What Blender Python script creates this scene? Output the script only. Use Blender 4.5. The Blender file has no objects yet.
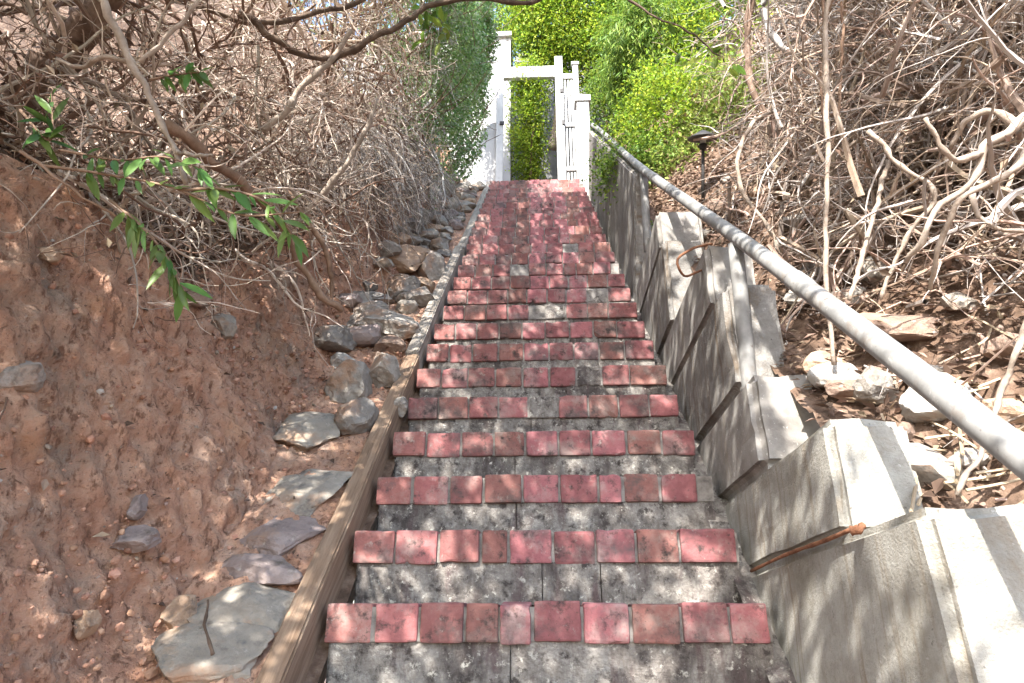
import bpy, bmesh, math, random
import numpy as np
from mathutils import Vector, noise, Matrix

random.seed(7)
RNG = np.random.default_rng(11)
SC = bpy.context.scene
COL = SC.collection

# ------------------------------------------------------------------ camera geometry
F = 560.0; CX = 512.0; HY = 305.0; EZ = 1.28; YAW = math.radians(2.55)
SN, CS = math.sin(YAW), math.cos(YAW)
def P(x, y, D):
    """world point on the sight line of pixel (x,y) at depth D"""
    k = (x - CX) / F
    return np.array([D * (k * CS - SN), D * (CS + k * SN), EZ + (HY - y) / F * D])
# Layout is worked out in sheared 'plan' coordinates (slope lines easy to read off); T() turns them into real metres:
# a 43 degree flight seen from 1.6 m above it with a 24 mm lens tilted up 21.5 degrees.
FT, PITCH, YAWT, EZT, WST = 682.667, math.radians(21.5), math.radians(2.3), 1.6, 1.05
KD = FT * WST / (F * 1.7); KS = KD * F / FT
SP, CP, SY, CY = math.sin(PITCH), math.cos(PITCH), math.sin(YAWT), math.cos(YAWT)
def T(v, direction=False):
    v = np.asarray(v, float); z0 = 0 if direction else EZ
    r = KS * (v[..., 0] * CS + v[..., 1] * SN); D = KD * (v[..., 1] * CS - v[..., 0] * SN)
    u = KS * (v[..., 2] - z0) + (341.5 - HY) / FT * D
    f = D * CP - u * SP; z = D * SP + u * CP
    return np.stack([r * CY - f * SY, r * SY + f * CY, z + (0 if direction else EZT)], -1)
def Q(x, y, Y):
    """real point on the sight line of pixel (x,y) in the upright plane at distance Y"""
    r, u = (x - 512) / FT, (341.5 - y) / FT
    f, z = CP - u * SP, SP + u * CP
    d = np.array([r * CY - f * SY, r * SY + f * CY, z]); return d * (Y / d[1]) + [0, 0, EZT]
Y1, NST = 2.15, 25
YTOP = Y1 + .341 * (NST - 1); ZTOP = .136 + .414 * (YTOP - Y1)      # plan coordinates
TY1, TZ1, RUN, RISE = 1.733, EZT + .016, .2012, .1894              # real first step edge, tread and riser
XL, XR = -.511, .537
TYT, TZT = TY1 + RUN * (NST - 1), TZ1 + RISE * (NST - 1)
def line(Y):
    """height of the line through the step edges"""
    Y = np.asarray(Y, float)
    return np.minimum(.136 + .414 * (Y - Y1), ZTOP - .5455 * (Y - YTOP))

# ------------------------------------------------------------------ ground shapes
def sm(a, b, x):
    t = np.clip((x - a) / (b - a), 0, 1); return t * t * (3 - 2 * t)
def crest(Y):
    return np.interp(Y, [0, 2.0, 2.35, 3.0, 4.2, 5.6, 8, 12, 20], [1.75, 1.7, 1.5, .85, .72, .72, .8, .8, .8])
def gL(X, Y):
    X = np.asarray(X, float); Y = np.asarray(Y, float)
    u = -(X + .955); hc = crest(Y)
    foot = .50 + .07 * np.sin(Y * 1.7 + 1) + .04 * np.sin(Y * 4.1)
    w = .38 * hc + .08
    h = -.05 + .10 * np.clip(u, -1, None)
    t = np.clip((u - foot) / w, 0, 1)
    h = h + hc * (t * .8 + .2 * sm(0, 1, t)) * 1.0
    h = h + np.clip(u - foot - w, 0, None) * .55 + np.clip(u - 2.6, 0, None) * .6
    return line(Y) + h
def gR(X, Y):
    X = np.asarray(X, float); Y = np.asarray(Y, float)
    h = np.interp(X, [.9, 1.0, 1.3, 1.6, 2.0, 3.0, 5.0, 9.0], [.6, .6, .68, .98, 1.3, 2.4, 4.6, 9.0])
    return line(Y) + h
def hit(x, y, g, d0=.8, d1=14):
    prev = None
    for D in np.arange(d0, d1, .01):
        p = P(x, y, D)
        if p[2] < float(g(p[0], p[1])): return p, D
    return P(x, y, 6), 6

# ------------------------------------------------------------------ mesh builder
class MB:
    def __init__(s): s.v = []; s.f = []; s.n = 0; s.sizes = []
    def add(s, verts, faces):
        verts = np.asarray(verts, float).reshape(-1, 3); faces = np.asarray(faces, int)
        s.v.append(verts); s.f.append((faces + s.n)); s.n += len(verts)
    def box(s, x0, x1, y0, y1, z0, z1):
        v = [(x, y, z) for z in (z0, z1) for y in (y0, y1) for x in (x0, x1)]
        s.add(v, [(0, 2, 3, 1), (4, 5, 7, 6), (0, 1, 5, 4), (2, 6, 7, 3), (0, 4, 6, 2), (1, 3, 7, 5)])
    def bm(s, b):
        b.verts.index_update(); vs = [tuple(v.co) for v in b.verts]
        off = s.n; s.v.append(np.array(vs)); s.n += len(vs)
        for f in b.faces: s.f.append(np.array([[v.index + off for v in f.verts]]))
    def build(s, name, mat, parent=None, loc=None, smooth=False, raw=False):
        V = np.concatenate(s.v)
        if not raw:
            V = T(V)
            if loc is not None: loc = T(loc)
        if parent is not None:
            loc = np.array(parent.location); q = parent.parent
            while q is not None: loc = loc + np.array(q.location); q = q.parent
        elif loc is None:
            loc = np.array([V[:, 0].mean(), V[:, 1].mean(), V[:, 2].min()])
        loc = np.asarray(loc, float)
        V = V - loc
        me = bpy.data.meshes.new(name)
        loops = np.concatenate([f.ravel() for f in s.f]); tot = np.concatenate([np.full(len(f), f.shape[1]) for f in s.f])
        start = np.concatenate([[0], np.cumsum(tot)[:-1]])
        me.vertices.add(len(V)); me.vertices.foreach_set('co', V.ravel())
        me.loops.add(len(loops)); me.loops.foreach_set('vertex_index', loops.astype(np.int32))
        me.polygons.add(len(tot)); me.polygons.foreach_set('loop_start', start.astype(np.int32))
        me.polygons.foreach_set('loop_total', tot.astype(np.int32))
        me.polygons.foreach_set('use_smooth', np.full(len(tot), smooth))
        me.update(calc_edges=True); me.validate()
        me.materials.append(mat)
        o = bpy.data.objects.new(name, me); COL.objects.link(o)
        if parent is not None: o.parent = parent
        else: o.location = loc
        return o
def empty(name, loc, label, cat, group=None, raw=False):
    loc = np.asarray(loc, float)
    if not raw: loc = T(loc)
    o = bpy.data.objects.new(name, None); COL.objects.link(o); o.location = [float(c) for c in loc]
    o.empty_display_size = .1
    return tag(o, label, cat, group)
def tag(o, label, cat, group=None):
    o['label'] = label; o['category'] = cat; o['kind'] = 'thing'
    if group: o['group'] = group
    return o
def struct(o): o['kind'] = 'structure'; return o
def stuff(o, label=None, cat=None):
    o['kind'] = 'stuff'
    if label: o['label'] = label; o['category'] = cat
    return o

def tubes(mb, Pts, R, sides=5, cap=True):
    """batch of tubes: Pts [M,n,3], R [M,n]"""
    Pts = np.asarray(Pts, float); R = np.asarray(R, float)
    M, n, _ = Pts.shape
    T = np.gradient(Pts, axis=1); T /= np.linalg.norm(T, axis=2, keepdims=True) + 1e-9
    up = np.zeros((M, 1, 3)); mt = np.abs(T.mean(1)); ax = mt.argmin(1); up[np.arange(M), 0, ax] = 1
    A = np.cross(T, np.broadcast_to(up, T.shape)); A /= np.linalg.norm(A, axis=2, keepdims=True) + 1e-9
    B = np.cross(T, A)
    an = np.arange(sides) * 2 * math.pi / sides
    ring = A[:, :, None, :] * np.cos(an)[None, None, :, None] + B[:, :, None, :] * np.sin(an)[None, None, :, None]
    V = Pts[:, :, None, :] + ring * R[:, :, None, None]
    m = np.arange(M)[:, None, None] * n * sides; i = np.arange(n - 1)[None, :, None] * sides; j = np.arange(sides)[None, None, :]; j2 = (j + 1) % sides
    Fq = np.stack([m + i + j, m + i + j2, m + i + sides + j2, m + i + sides + j], -1).reshape(-1, 4)
    base = mb.n
    mb.add(V.reshape(-1, 3), Fq)
    if cap:
        c0 = (np.arange(M)[:, None] * n * sides + np.arange(sides)[None, ::-1]) + base
        c1 = (np.arange(M)[:, None] * n * sides + (n - 1) * sides + np.arange(sides)[None, :]) + base
        mb.f.append(c0); mb.f.append(c1)
def smoothpath(pts, n):
    pts = np.asarray(pts, float); t = np.concatenate([[0], np.cumsum(np.linalg.norm(np.diff(pts, axis=0), axis=1))]); t /= t[-1]
    k = len(pts)
    if k < 3: return np.stack([np.interp(np.linspace(0, 1, n), t, pts[:, c]) for c in range(3)], 1)
    m = np.gradient(pts, t, axis=0); out = []
    for s in np.linspace(0, 1, n):
        i = min(np.searchsorted(t, s, 'right') - 1, k - 2); h = t[i + 1] - t[i]; q = (s - t[i]) / h
        out.append((2*q**3-3*q*q+1)*pts[i] + (q**3-2*q*q+q)*h*m[i] + (3*q*q-2*q**3)*pts[i+1] + (q**3-q*q)*h*m[i+1])
    return np.array(out)
def limb(mb, pts, r0, r1, n=24, sides=8, knob=.12, wob=.0):
    p = smoothpath(pts, n)
    if wob: p = p + np.stack([[noise.noise((i * .45, c * 7.3, pts[0][0] * 3)) for i in range(n)] for c in range(3)], 1) * wob
    r = np.linspace(r0, r1, n) * (1 + knob * RNG.normal(size=n))
    tubes(mb, p[None], np.abs(r)[None], sides)
def grow(start, direc, L, n, curl, grav=0., r0=.006, r1=.002, rng=RNG):
    """batch of random wandering twigs"""
    M = len(start); L = np.broadcast_to(L, (M,)).astype(float); r0 = np.broadcast_to(r0, (M,)); r1 = np.broadcast_to(r1, (M,))
    d = direc / (np.linalg.norm(direc, axis=1, keepdims=True) + 1e-9)
    bend = rng.normal(size=(M, 3)) * curl * .55
    p = start.copy(); out = [p.copy()]
    for i in range(n - 1):
        d = d + bend + rng.normal(size=(M, 3)) * curl * .5; d[:, 2] += grav
        d /= np.linalg.norm(d, axis=1, keepdims=True) + 1e-9
        p = p + d * (L / (n - 1))[:, None]; out.append(p.copy())
        if i % 3 == 2: bend = rng.normal(size=(M, 3)) * curl * .55
    Pt = np.stack(out, 1)
    t = np.linspace(0, 1, n)[None]
    return Pt, r0[:, None] * (1 - t) + r1[:, None] * t
def leaves(mb, C, Dv, Nv, L, W, fold=.25, long=False):
    """batch of folded leaf blades: centre of base C, direction Dv, normal-ish Nv"""
    M = len(C)
    if M == 0: return
    Dv = Dv / (np.linalg.norm(Dv, axis=1, keepdims=True) + 1e-9)
    S = np.cross(Dv, Nv); S /= np.linalg.norm(S, axis=1, keepdims=True) + 1e-9
    N = np.cross(S, Dv)
    L = np.broadcast_to(L, (M,))[:, None]; W = np.broadcast_to(W, (M,))[:, None]
    if not long:
        V = np.stack([C, C + Dv * L * .45 + S * W * .5 + N * W * fold, C + Dv * L, C + Dv * L * .45 - S * W * .5 + N * W * fold], 1)
        m = np.arange(M)[:, None] * 4
        mb.add(V.reshape(-1, 3), np.concatenate([m + [0, 1, 2], m + [0, 2, 3]]))
    else:
        rows = [(0, .08), (.2, .7), (.45, 1), (.72, .75), (.93, .22), (1, .02)]
        vs = []
        for t, w in rows:
            c = C + Dv * L * t - N * L * (.12 * t * t)
            vs += [c + S * W * .5 * w + N * W * fold * w, c, c - S * W * .5 * w + N * W * fold * w]
        V = np.stack(vs, 1); m = np.arange(M)[:, None] * 18; fs = []
        for i in range(5):
            a = i * 3
            fs += [m + [a, a + 3, a + 4, a + 1], m + [a + 1, a + 4, a + 5, a + 2]]
        mb.add(V.reshape(-1, 3), np.concatenate(fs))
def unit(v): return v / (np.linalg.norm(v, axis=-1, keepdims=True) + 1e-9)
def rvec(n): return unit(RNG.normal(size=(n, 3)))

# ------------------------------------------------------------------ materials
def mat(name, ramp, scale=6., detail=8., rough=.85, bump=.3, bscale=40., stretch=(1, 1, 1), isl=0., hue=0., stain_shade=None, transl=0., spec=.3, dist=.01, second=None, rgh=.62, tilt=0.):
    scale *= 1.5; bscale *= 1.5; dist *= .65; stain_shade = [(q[0], q[1] * 1.5) + tuple(q[2:]) for q in (stain_shade or [])]
    """procedural surface: colour ramp over noise, optional per-piece variation and second-colour patches"""
    m = bpy.data.materials.new(name); m.use_nodes = True; nt = m.node_tree; N = nt.nodes; K = nt.links.new
    b = N['Principled BSDF']; b.inputs['Roughness'].default_value = rough; b.inputs['Specular IOR Level'].default_value = spec
    tc = N.new('ShaderNodeTexCoord'); mp = N.new('ShaderNodeMapping'); mp.inputs['Scale'].default_value = stretch
    src = tc.outputs['Object']
    if tilt:
        mr0 = N.new('ShaderNodeMapping'); mr0.inputs['Rotation'].default_value = (-tilt, 0, 0); K(src, mr0.inputs['Vector']); src = mr0.outputs['Vector']
    K(src, mp.inputs['Vector'])
    vec = mp.outputs['Vector']
    nz = N.new('ShaderNodeTexNoise'); nz.inputs['Scale'].default_value = scale; nz.inputs['Detail'].default_value = detail; nz.inputs['Roughness'].default_value = rgh
    K(vec, nz.inputs['Vector'])
    rp = N.new('ShaderNodeValToRGB'); els = rp.color_ramp.elements
    while len(els) < len(ramp): els.new(.5)
    for e, (p, c) in zip(els, ramp): e.position = p; e.color = (*c, 1)
    K(nz.outputs['Fac'], rp.inputs['Fac']); col = rp.outputs['Color']
    def mix(fac, a, c, blend='MIX'):
        x = N.new('ShaderNodeMix'); x.data_type = 'RGBA'; x.blend_type = blend
        if hasattr(fac, 'links') or hasattr(fac, 'is_linked'): K(fac, x.inputs[0])
        else: x.inputs[0].default_value = fac
        K(a, x.inputs[6])
        if isinstance(c, tuple): x.inputs[7].default_value = (*c, 1)
        else: K(c, x.inputs[7])
        return x.outputs[2]
    for st in (stain_shade or []):
        n2 = N.new('ShaderNodeTexNoise'); n2.inputs['Scale'].default_value = st[1]; n2.inputs['Detail'].default_value = 6; n2.inputs['Roughness'].default_value = .7
        mv = N.new('ShaderNodeMapping'); mv.inputs['Location'].default_value = (st[1], 3.1 * len(N), 1.7); mv.inputs['Scale'].default_value = st[4] if len(st) > 4 else (1, 1, 1)
        K(src, mv.inputs['Vector']); K(mv.outputs['Vector'], n2.inputs['Vector'])
        r2 = N.new('ShaderNodeMapRange'); r2.inputs['From Min'].default_value = st[2]; r2.inputs['From Max'].default_value = st[3]
        K(n2.outputs['Fac'], r2.inputs['Value'])
        col = mix(r2.outputs['Result'], col, st[0])
    if isl or hue:
        ge = N.new('ShaderNodeNewGeometry'); hs = N.new('ShaderNodeHueSaturation')
        mr = N.new('ShaderNodeMapRange'); mr.inputs['To Min'].default_value = 1 - isl; mr.inputs['To Max'].default_value = 1 + isl
        K(ge.outputs['Random Per Island'], mr.inputs['Value']); K(mr.outputs['Result'], hs.inputs['Value'])
        ma = N.new('ShaderNodeMath'); ma.operation = 'MULTIPLY'; ma.inputs[1].default_value = 7.31; K(ge.outputs['Random Per Island'], ma.inputs[0])
        fr = N.new('ShaderNodeMath'); fr.operation = 'FRACT'; K(ma.outputs[0], fr.inputs[0])
        mh = N.new('ShaderNodeMapRange'); mh.inputs['To Min'].default_value = .5 - hue; mh.inputs['To Max'].default_value = .5 + hue
        K(fr.outputs[0], mh.inputs['Value']); K(mh.outputs['Result'], hs.inputs['Hue'])
        K(col, hs.inputs['Color']); col = hs.outputs['Color']
        if second:
            m2 = N.new('ShaderNodeMath'); m2.operation = 'MULTIPLY'; m2.inputs[1].default_value = 13.7; K(ge.outputs['Random Per Island'], m2.inputs[0])
            f2 = N.new('ShaderNodeMath'); f2.operation = 'FRACT'; K(m2.outputs[0], f2.inputs[0])
            g2 = N.new('ShaderNodeMath'); g2.operation = 'LESS_THAN'; g2.inputs[1].default_value = second[1]; K(f2.outputs[0], g2.inputs[0])
            col = mix(g2.outputs[0], col, second[0])
    K(col, b.inputs['Base Color'])
    if bump:
        nb = N.new('ShaderNodeTexNoise'); nb.inputs['Scale'].default_value = bscale; nb.inputs['Detail'].default_value = 7; nb.inputs['Roughness'].default_value = .65
        K(vec, nb.inputs['Vector'])
        bp = N.new('ShaderNodeBump'); bp.inputs['Strength'].default_value = bump; bp.inputs['Distance'].default_value = dist
        K(nb.outputs['Fac'], bp.inputs['Height']); K(bp.outputs['Normal'], b.inputs['Normal'])
    if transl:
        tr = N.new('ShaderNodeBsdfTranslucent'); K(col, tr.inputs['Color'])
        ms = N.new('ShaderNodeMixShader'); ms.inputs[0].default_value = transl
        K(b.outputs[0], ms.inputs[1]); K(tr.outputs[0], ms.inputs[2]); K(ms.outputs[0], N['Material Output'].inputs['Surface'])
    return m

MT = {}
MT['dirt'] = mat('red_clay', [(.28, (.32, .165, .105)), (.43, (.50, .275, .185)), (.56, (.57, .355, .25)), (.75, (.64, .46, .36))], 6, 12, .95, 1.0, 38, dist=.03, rgh=.72,
                 stain_shade=[((.34, .25, .195), 2.2, .52, .66), ((.50, .27, .155), 1.3, .56, .7), ((.22, .115, .075), 26, .53, .64, (1, 1, .45)), ((.15, .085, .06), 55, .58, .68), ((.52, .43, .36), 34, .63, .69)])  # fine dark upright patches paint crack and crevice shade into the clay colour
MT['hill'] = mat('leafy_soil', [(.3, (.07, .045, .03)), (.5, (.15, .095, .065)), (.7, (.27, .19, .14))], 14, 10, .95, .9, 40, dist=.02)
MT['concrete'] = mat('weathered_concrete', [(.3, (.17, .155, .14)), (.5, (.25, .235, .215)), (.7, (.32, .305, .28))], 9, 10, .9, .35, 120, dist=.004,
                     stain_shade=[((.13, .12, .10), 3.2, .55, .72), ((.50, .49, .46), 60, .60, .70), ((.30, .25, .17), 1.6, .58, .75, (1, 3, .35))])
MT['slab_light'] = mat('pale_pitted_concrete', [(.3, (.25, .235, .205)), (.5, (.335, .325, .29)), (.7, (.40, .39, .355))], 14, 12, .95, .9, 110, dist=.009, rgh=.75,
                     stain_shade=[((.20, .18, .14), 2.2, .52, .72), ((.13, .12, .10), 60, .62, .70), ((.24, .20, .15), 5, .52, .66, (.6, 5, .16)), ((.44, .43, .40), 30, .62, .70)])  # upright brown streaks paint streaky cast shadows into the colour, besides moisture marks
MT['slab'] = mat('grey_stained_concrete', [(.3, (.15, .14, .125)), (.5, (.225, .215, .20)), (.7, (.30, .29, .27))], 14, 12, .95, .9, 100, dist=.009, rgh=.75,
                     stain_shade=[((.12, .11, .10), 2.2, .50, .70), ((.10, .09, .08), 55, .62, .70), ((.15, .115, .08), 5, .50, .64, (.6, 5, .16)), ((.34, .33, .31), 26, .62, .72)])  # tall stretched streaks are shadow bands put into the colour; other patches are stains
MT['tread'] = mat('stained_concrete', [(.3, (.12, .105, .095)), (.46, (.21, .19, .17)), (.58, (.29, .27, .245)), (.76, (.40, .38, .34))], 22, 12, .95, .9, 90, dist=.012, rgh=.78,
                  stain_shade=[((.075, .062, .058), 3.4, .47, .62, (1.3, 1, .6)), ((.06, .05, .046), 18, .53, .64), ((.11, .078, .076), 6, .54, .68, (1.8, 1, .5)), ((.46, .44, .39), 34, .58, .67)])
MT['brick'] = mat('red_brick', [(.3, (.19, .074, .069)), (.5, (.275, .112, .104)), (.7, (.345, .168, .152))], 9, 10, .9, .7, 60, isl=.30, hue=.014, rgh=.72, dist=.005,
                  stain_shade=[((.12, .085, .08), 4.5, .50, .64), ((.30, .215, .19), 6, .50, .68), ((.055, .043, .04), 13, .55, .67), ((.30, .25, .22), 24, .60, .70), ((.10, .07, .06), 60, .60, .70)], second=((.235, .15, .125), .13))
MT['mortar'] = mat('mortar', [(.3, (.10, .09, .08)), (.6, (.25, .23, .21))], 20, 8, .95, .5, 90)
MT['wood'] = mat('brown_timber', [(.3, (.15, .095, .06)), (.5, (.25, .17, .115)), (.72, (.35, .26, .185))], 5, 10, .8, .6, 14, stretch=(9, .6, 9), dist=.008, tilt=math.radians(43.3),
                 stain_shade=[((.08, .05, .03), 4, .6, .72, (14, .5, 14))])
MT['wood_grey'] = mat('grey_timber', [(.3, (.17, .14, .115)), (.5, (.30, .265, .225)), (.72, (.42, .385, .34))], 5, 10, .88, .6, 14, stretch=(9, .6, 9), dist=.008, tilt=math.radians(43.3),
                 stain_shade=[((.08, .06, .05), 4, .6, .72, (14, .5, 14))])
MT['pipe'] = mat('galvanised_pipe', [(.3, (.15, .148, .142)), (.5, (.21, .208, .20)), (.7, (.28, .275, .265))], 9, 10, .65, .3, 60, spec=.5, dist=.002, stain_shade=[((.17, .14, .115), 9, .54, .68), ((.10, .08, .07), 30, .62, .70), ((.40, .39, .37), 16, .60, .70)])
MT['rust'] = mat('rusty_iron', [(.3, (.13, .05, .025)), (.6, (.28, .13, .07))], 30, 8, .9, .6, 120)
MT['white'] = mat('white_paint', [(.3, (.36, .36, .355)), (.6, (.43, .43, .425))], 3, 4, .55, .1, 30, stain_shade=[((.27, .26, .235), 7, .58, .72)])
MT['white_wall'] = mat('white_stucco', [(.3, (.27, .27, .275)), (.6, (.33, .33, .335))], 2, 6, .85, .3, 80)
MT['grey_wall'] = mat('grey_stucco', [(.3, (.13, .128, .13)), (.6, (.19, .188, .19))], 2, 6, .85, .3, 80)
MT['black'] = mat('black_metal', [(.3, (.025, .023, .022)), (.7, (.05, .047, .045))], 12, 4, .55, .1, 60)
MT['glass'] = mat('frosted_lens', [(.3, (.55, .55, .5)), (.7, (.65, .65, .6))], 5, 2, .3, 0)
MT['bark'] = mat('brown_bark', [(.3, (.10, .065, .045)), (.5, (.20, .135, .10)), (.72, (.33, .24, .185))], 14, 8, .92, .7, 40, stretch=(1, 1, .5), dist=.01)
MT['bark_dark'] = mat('dark_bark', [(.3, (.06, .04, .03)), (.55, (.13, .09, .065)), (.75, (.21, .15, .11))], 14, 8, .92, .7, 40)
MT['bark_pale'] = mat('pale_weathered_bark', [(.3, (.20, .155, .12)), (.5, (.32, .26, .21)), (.7, (.43, .36, .30))], 16, 8, .9, .5, 50, stain_shade=[((.18, .12, .085), 9, .56, .7)])
MT['root'] = mat('root_bark', [(.3, (.15, .09, .06)), (.6, (.30, .20, .14))], 14, 8, .92, .6, 50)
MT['twig'] = mat('dry_twig', [(.3, (.36, .285, .225)), (.5, (.50, .42, .345)), (.7, (.60, .53, .46))], 9, 4, .9, 0, isl=.45, hue=.015, second=((.17, .105, .075), .3))
MT['twig_grey'] = mat('grey_dead_twig', [(.3, (.32, .29, .265)), (.6, (.50, .47, .435))], 9, 4, .9, 0, isl=.45, hue=.01, second=((.15, .12, .10), .22))
MT['twig_red'] = mat('russet_dead_vine', [(.3, (.20, .14, .105)), (.5, (.32, .24, .185)), (.7, (.44, .36, .295))], 9, 4, .9, 0, isl=.45, hue=.018, second=((.38, .34, .31), .35))
MT['deadleaf'] = mat('dead_leaf', [(.3, (.15, .10, .07)), (.5, (.25, .18, .13)), (.7, (.38, .30, .23))], 9, 4, .85, 0, isl=.5, hue=.025, transl=.15, second=((.11, .07, .05), .45))
def leafmat(name, a, b, c, isl=.35, hue=.03, tr=.35, second=None, rough=.5):
    return mat(name, [(.3, a), (.5, b), (.7, c)], 1.7, 3, rough, 0, isl=isl, hue=hue, transl=tr, second=second, spec=.35)
MT['leaf_lime'] = leafmat('lime_leaf', (.19, .29, .02), (.28, .38, .032), (.37, .46, .055), second=((.10, .18, .02), .25), tr=.45)
MT['leaf_mid'] = leafmat('mid_green_leaf', (.12, .21, .03), (.19, .29, .045), (.27, .36, .08), second=((.07, .13, .02), .28), tr=.45)
MT['leaf_olive'] = leafmat('olive_leaf', (.15, .22, .04), (.22, .29, .06), (.28, .33, .10), second=((.24, .17, .09), .16))
MT['leaf_ivy'] = leafmat('ivy_leaf', (.13, .25, .075), (.21, .34, .11), (.31, .43, .17), second=((.40, .46, .33), .24), tr=.45)
MT['leaf_sprig'] = leafmat('sprig_leaf', (.075, .16, .04), (.125, .225, .055), (.20, .30, .085), hue=.035, tr=.45, rough=.4)
MT['leaf_canopy'] = leafmat('canopy_leaf', (.07, .12, .035), (.11, .17, .05), (.16, .22, .08), tr=.4)

# ------------------------------------------------------------------ world, sun, camera
SUN = Vector(T((-.32, -.40, 1.0), True)).normalized()
w = bpy.data.worlds.new('World'); SC.world = w; w.use_nodes = True
nt = w.node_tree; bg = nt.nodes['Background']; sky = nt.nodes.new('ShaderNodeTexSky'); sky.sky_type = 'NISHITA'; sky.sun_disc = False
sky.sun_elevation = math.asin(SUN.z); sky.sun_rotation = math.atan2(SUN.x, SUN.y)
sky.air_density = 1.0; sky.dust_density = 1.5; sky.ozone_density = 1.0
nt.links.new(sky.outputs[0], bg.inputs[0]); bg.inputs[1].default_value = .15
sl = bpy.data.lights.new('sun', 'SUN'); sl.energy = 2.45; sl.angle = math.radians(.6); sl.color = (1, .955, .89)
so = bpy.data.objects.new('sun', sl); COL.objects.link(so); so.rotation_euler = SUN.to_track_quat('Z', 'Y').to_euler(); so.location = (-4, -4, 12)
cd = bpy.data.cameras.new('camera'); cam = bpy.data.objects.new('camera', cd); COL.objects.link(cam)
cam.location = (0, 0, EZT); cam.rotation_euler = (math.pi / 2 + PITCH, 0, YAWT); cd.sensor_width = 36; cd.lens = FT / 1024 * 36
cd.clip_start = .05; cd.clip_end = 500; SC.camera = cam
vs = SC.view_settings; vs.view_transform = 'Standard'; vs.look = 'None'; vs.gamma = 1; vs.use_curve_mapping = False; vs.exposure = 2.7
SC.cycles.max_bounces = 7; SC.cycles.diffuse_bounces = 5; SC.cycles.transmission_bounces = 4

# ------------------------------------------------------------------ ground
def sheet(name, g, xs, ys, m, rough, bank=False, m2=None):
    X, Y = np.meshgrid(xs, ys); Z = g(X, Y)
    e = .01
    gx = (g(X + e, Y) - g(X - e, Y)) / (2 * e); gy = (g(X, Y + e) - g(X, Y - e)) / (2 * e)
    Nn = unit(np.stack([-gx, -gy, np.ones_like(X)], -1)); V = np.stack([X, Y, Z], -1)
    d = np.zeros_like(X); fr = noise.fractal; nn = noise.noise
    steep = sm(.6, 2.0, np.hypot(gx, gy))
    for i in range(X.shape[0]):
        for j in range(X.shape[1]):
            x, y, z = V[i, j]
            a = nn((x * 1.7, y * 1.7, z * 1.2)) * .05 + fr((x * 6, y * 6, z * 4), .7, 2.1, 4) * .022
            if y < 6: a += nn((x * 22 + 3, y * 22, z * 18)) * .018 + abs(nn((x * 40 + 3, y * 40, z * 36))) * .022 - .006
            if bank and steep[i, j] > .02:
                a += steep[i, j] * (nn((y * 8 + nn((0, y * 3, z * 2.0)) * 1.2, z * 1.6, x * 2)) * .030 - abs(nn((y * 15 + 9, z * 2.4, x * 3))) * .045
                                    + nn((x * 13, y * 15, z * 9)) * .035 - abs(nn((y * 34, z * 7, x * 20))) * .030 + abs(nn((y * 22, z * 26, x * 20 + 5))) * .026)
            d[i, j] = a * rough
    V = V + Nn * d[..., None]
    ny, nx = X.shape; idx = np.arange(ny * nx).reshape(ny, nx)
    fq = np.stack([idx[:-1, :-1], idx[:-1, 1:], idx[1:, 1:], idx[1:, :-1]], -1).reshape(-1, 4)
    if xs[0] > xs[-1]: fq = fq[:, ::-1]
    b = MB(); b.add(V.reshape(-1, 3), fq)
    o = struct(b.build(name, m, loc=(0, 0, 0), smooth=True))
    if m2:
        o.data.materials.append(m2); uu = -(V[..., 0] + .955) - (.62 + .40 * crest(V[..., 1]))
        uu = uu[:-1, :-1] + np.array([[noise.noise((p[0] * 5, p[1] * 5, 0)) * .15 for p in r] for r in V[:-1, :-1]])
        o.data.polygons.foreach_set('material_index', (uu > .05).astype(np.int32).ravel())
    return o
ysf = np.concatenate([np.arange(.9, 4.6, .014), np.arange(4.6, 5.2, .022), np.arange(5.2, 9, .04), np.arange(9, 20.1, .25)])
sheet('dirt_bank', gL, -.93 - np.concatenate([np.arange(0, .44, .014), np.arange(.44, 1.3, .0075), np.arange(1.3, 1.8, .025), np.arange(1.8, 9, .18)]), ysf, MT['dirt'], 1.0, True, MT['hill'])
ysr = np.concatenate([np.arange(.6, 7, .03), np.arange(7, 24.1, .25)])
sheet('hillside', gR, np.concatenate([np.arange(1.10, 2.6, .03), np.arange(2.6, 11, .2)]), ysr, MT['hill'], 1.0)
b = MB(); b.add([(-300, -300, -1), (300, -300, -1), (300, 300, -1), (-300, 300, -1)], [(0, 1, 2, 3)])
struct(b.build('ground', MT['hill'], loc=(0, 0, -1), raw=True))

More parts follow.
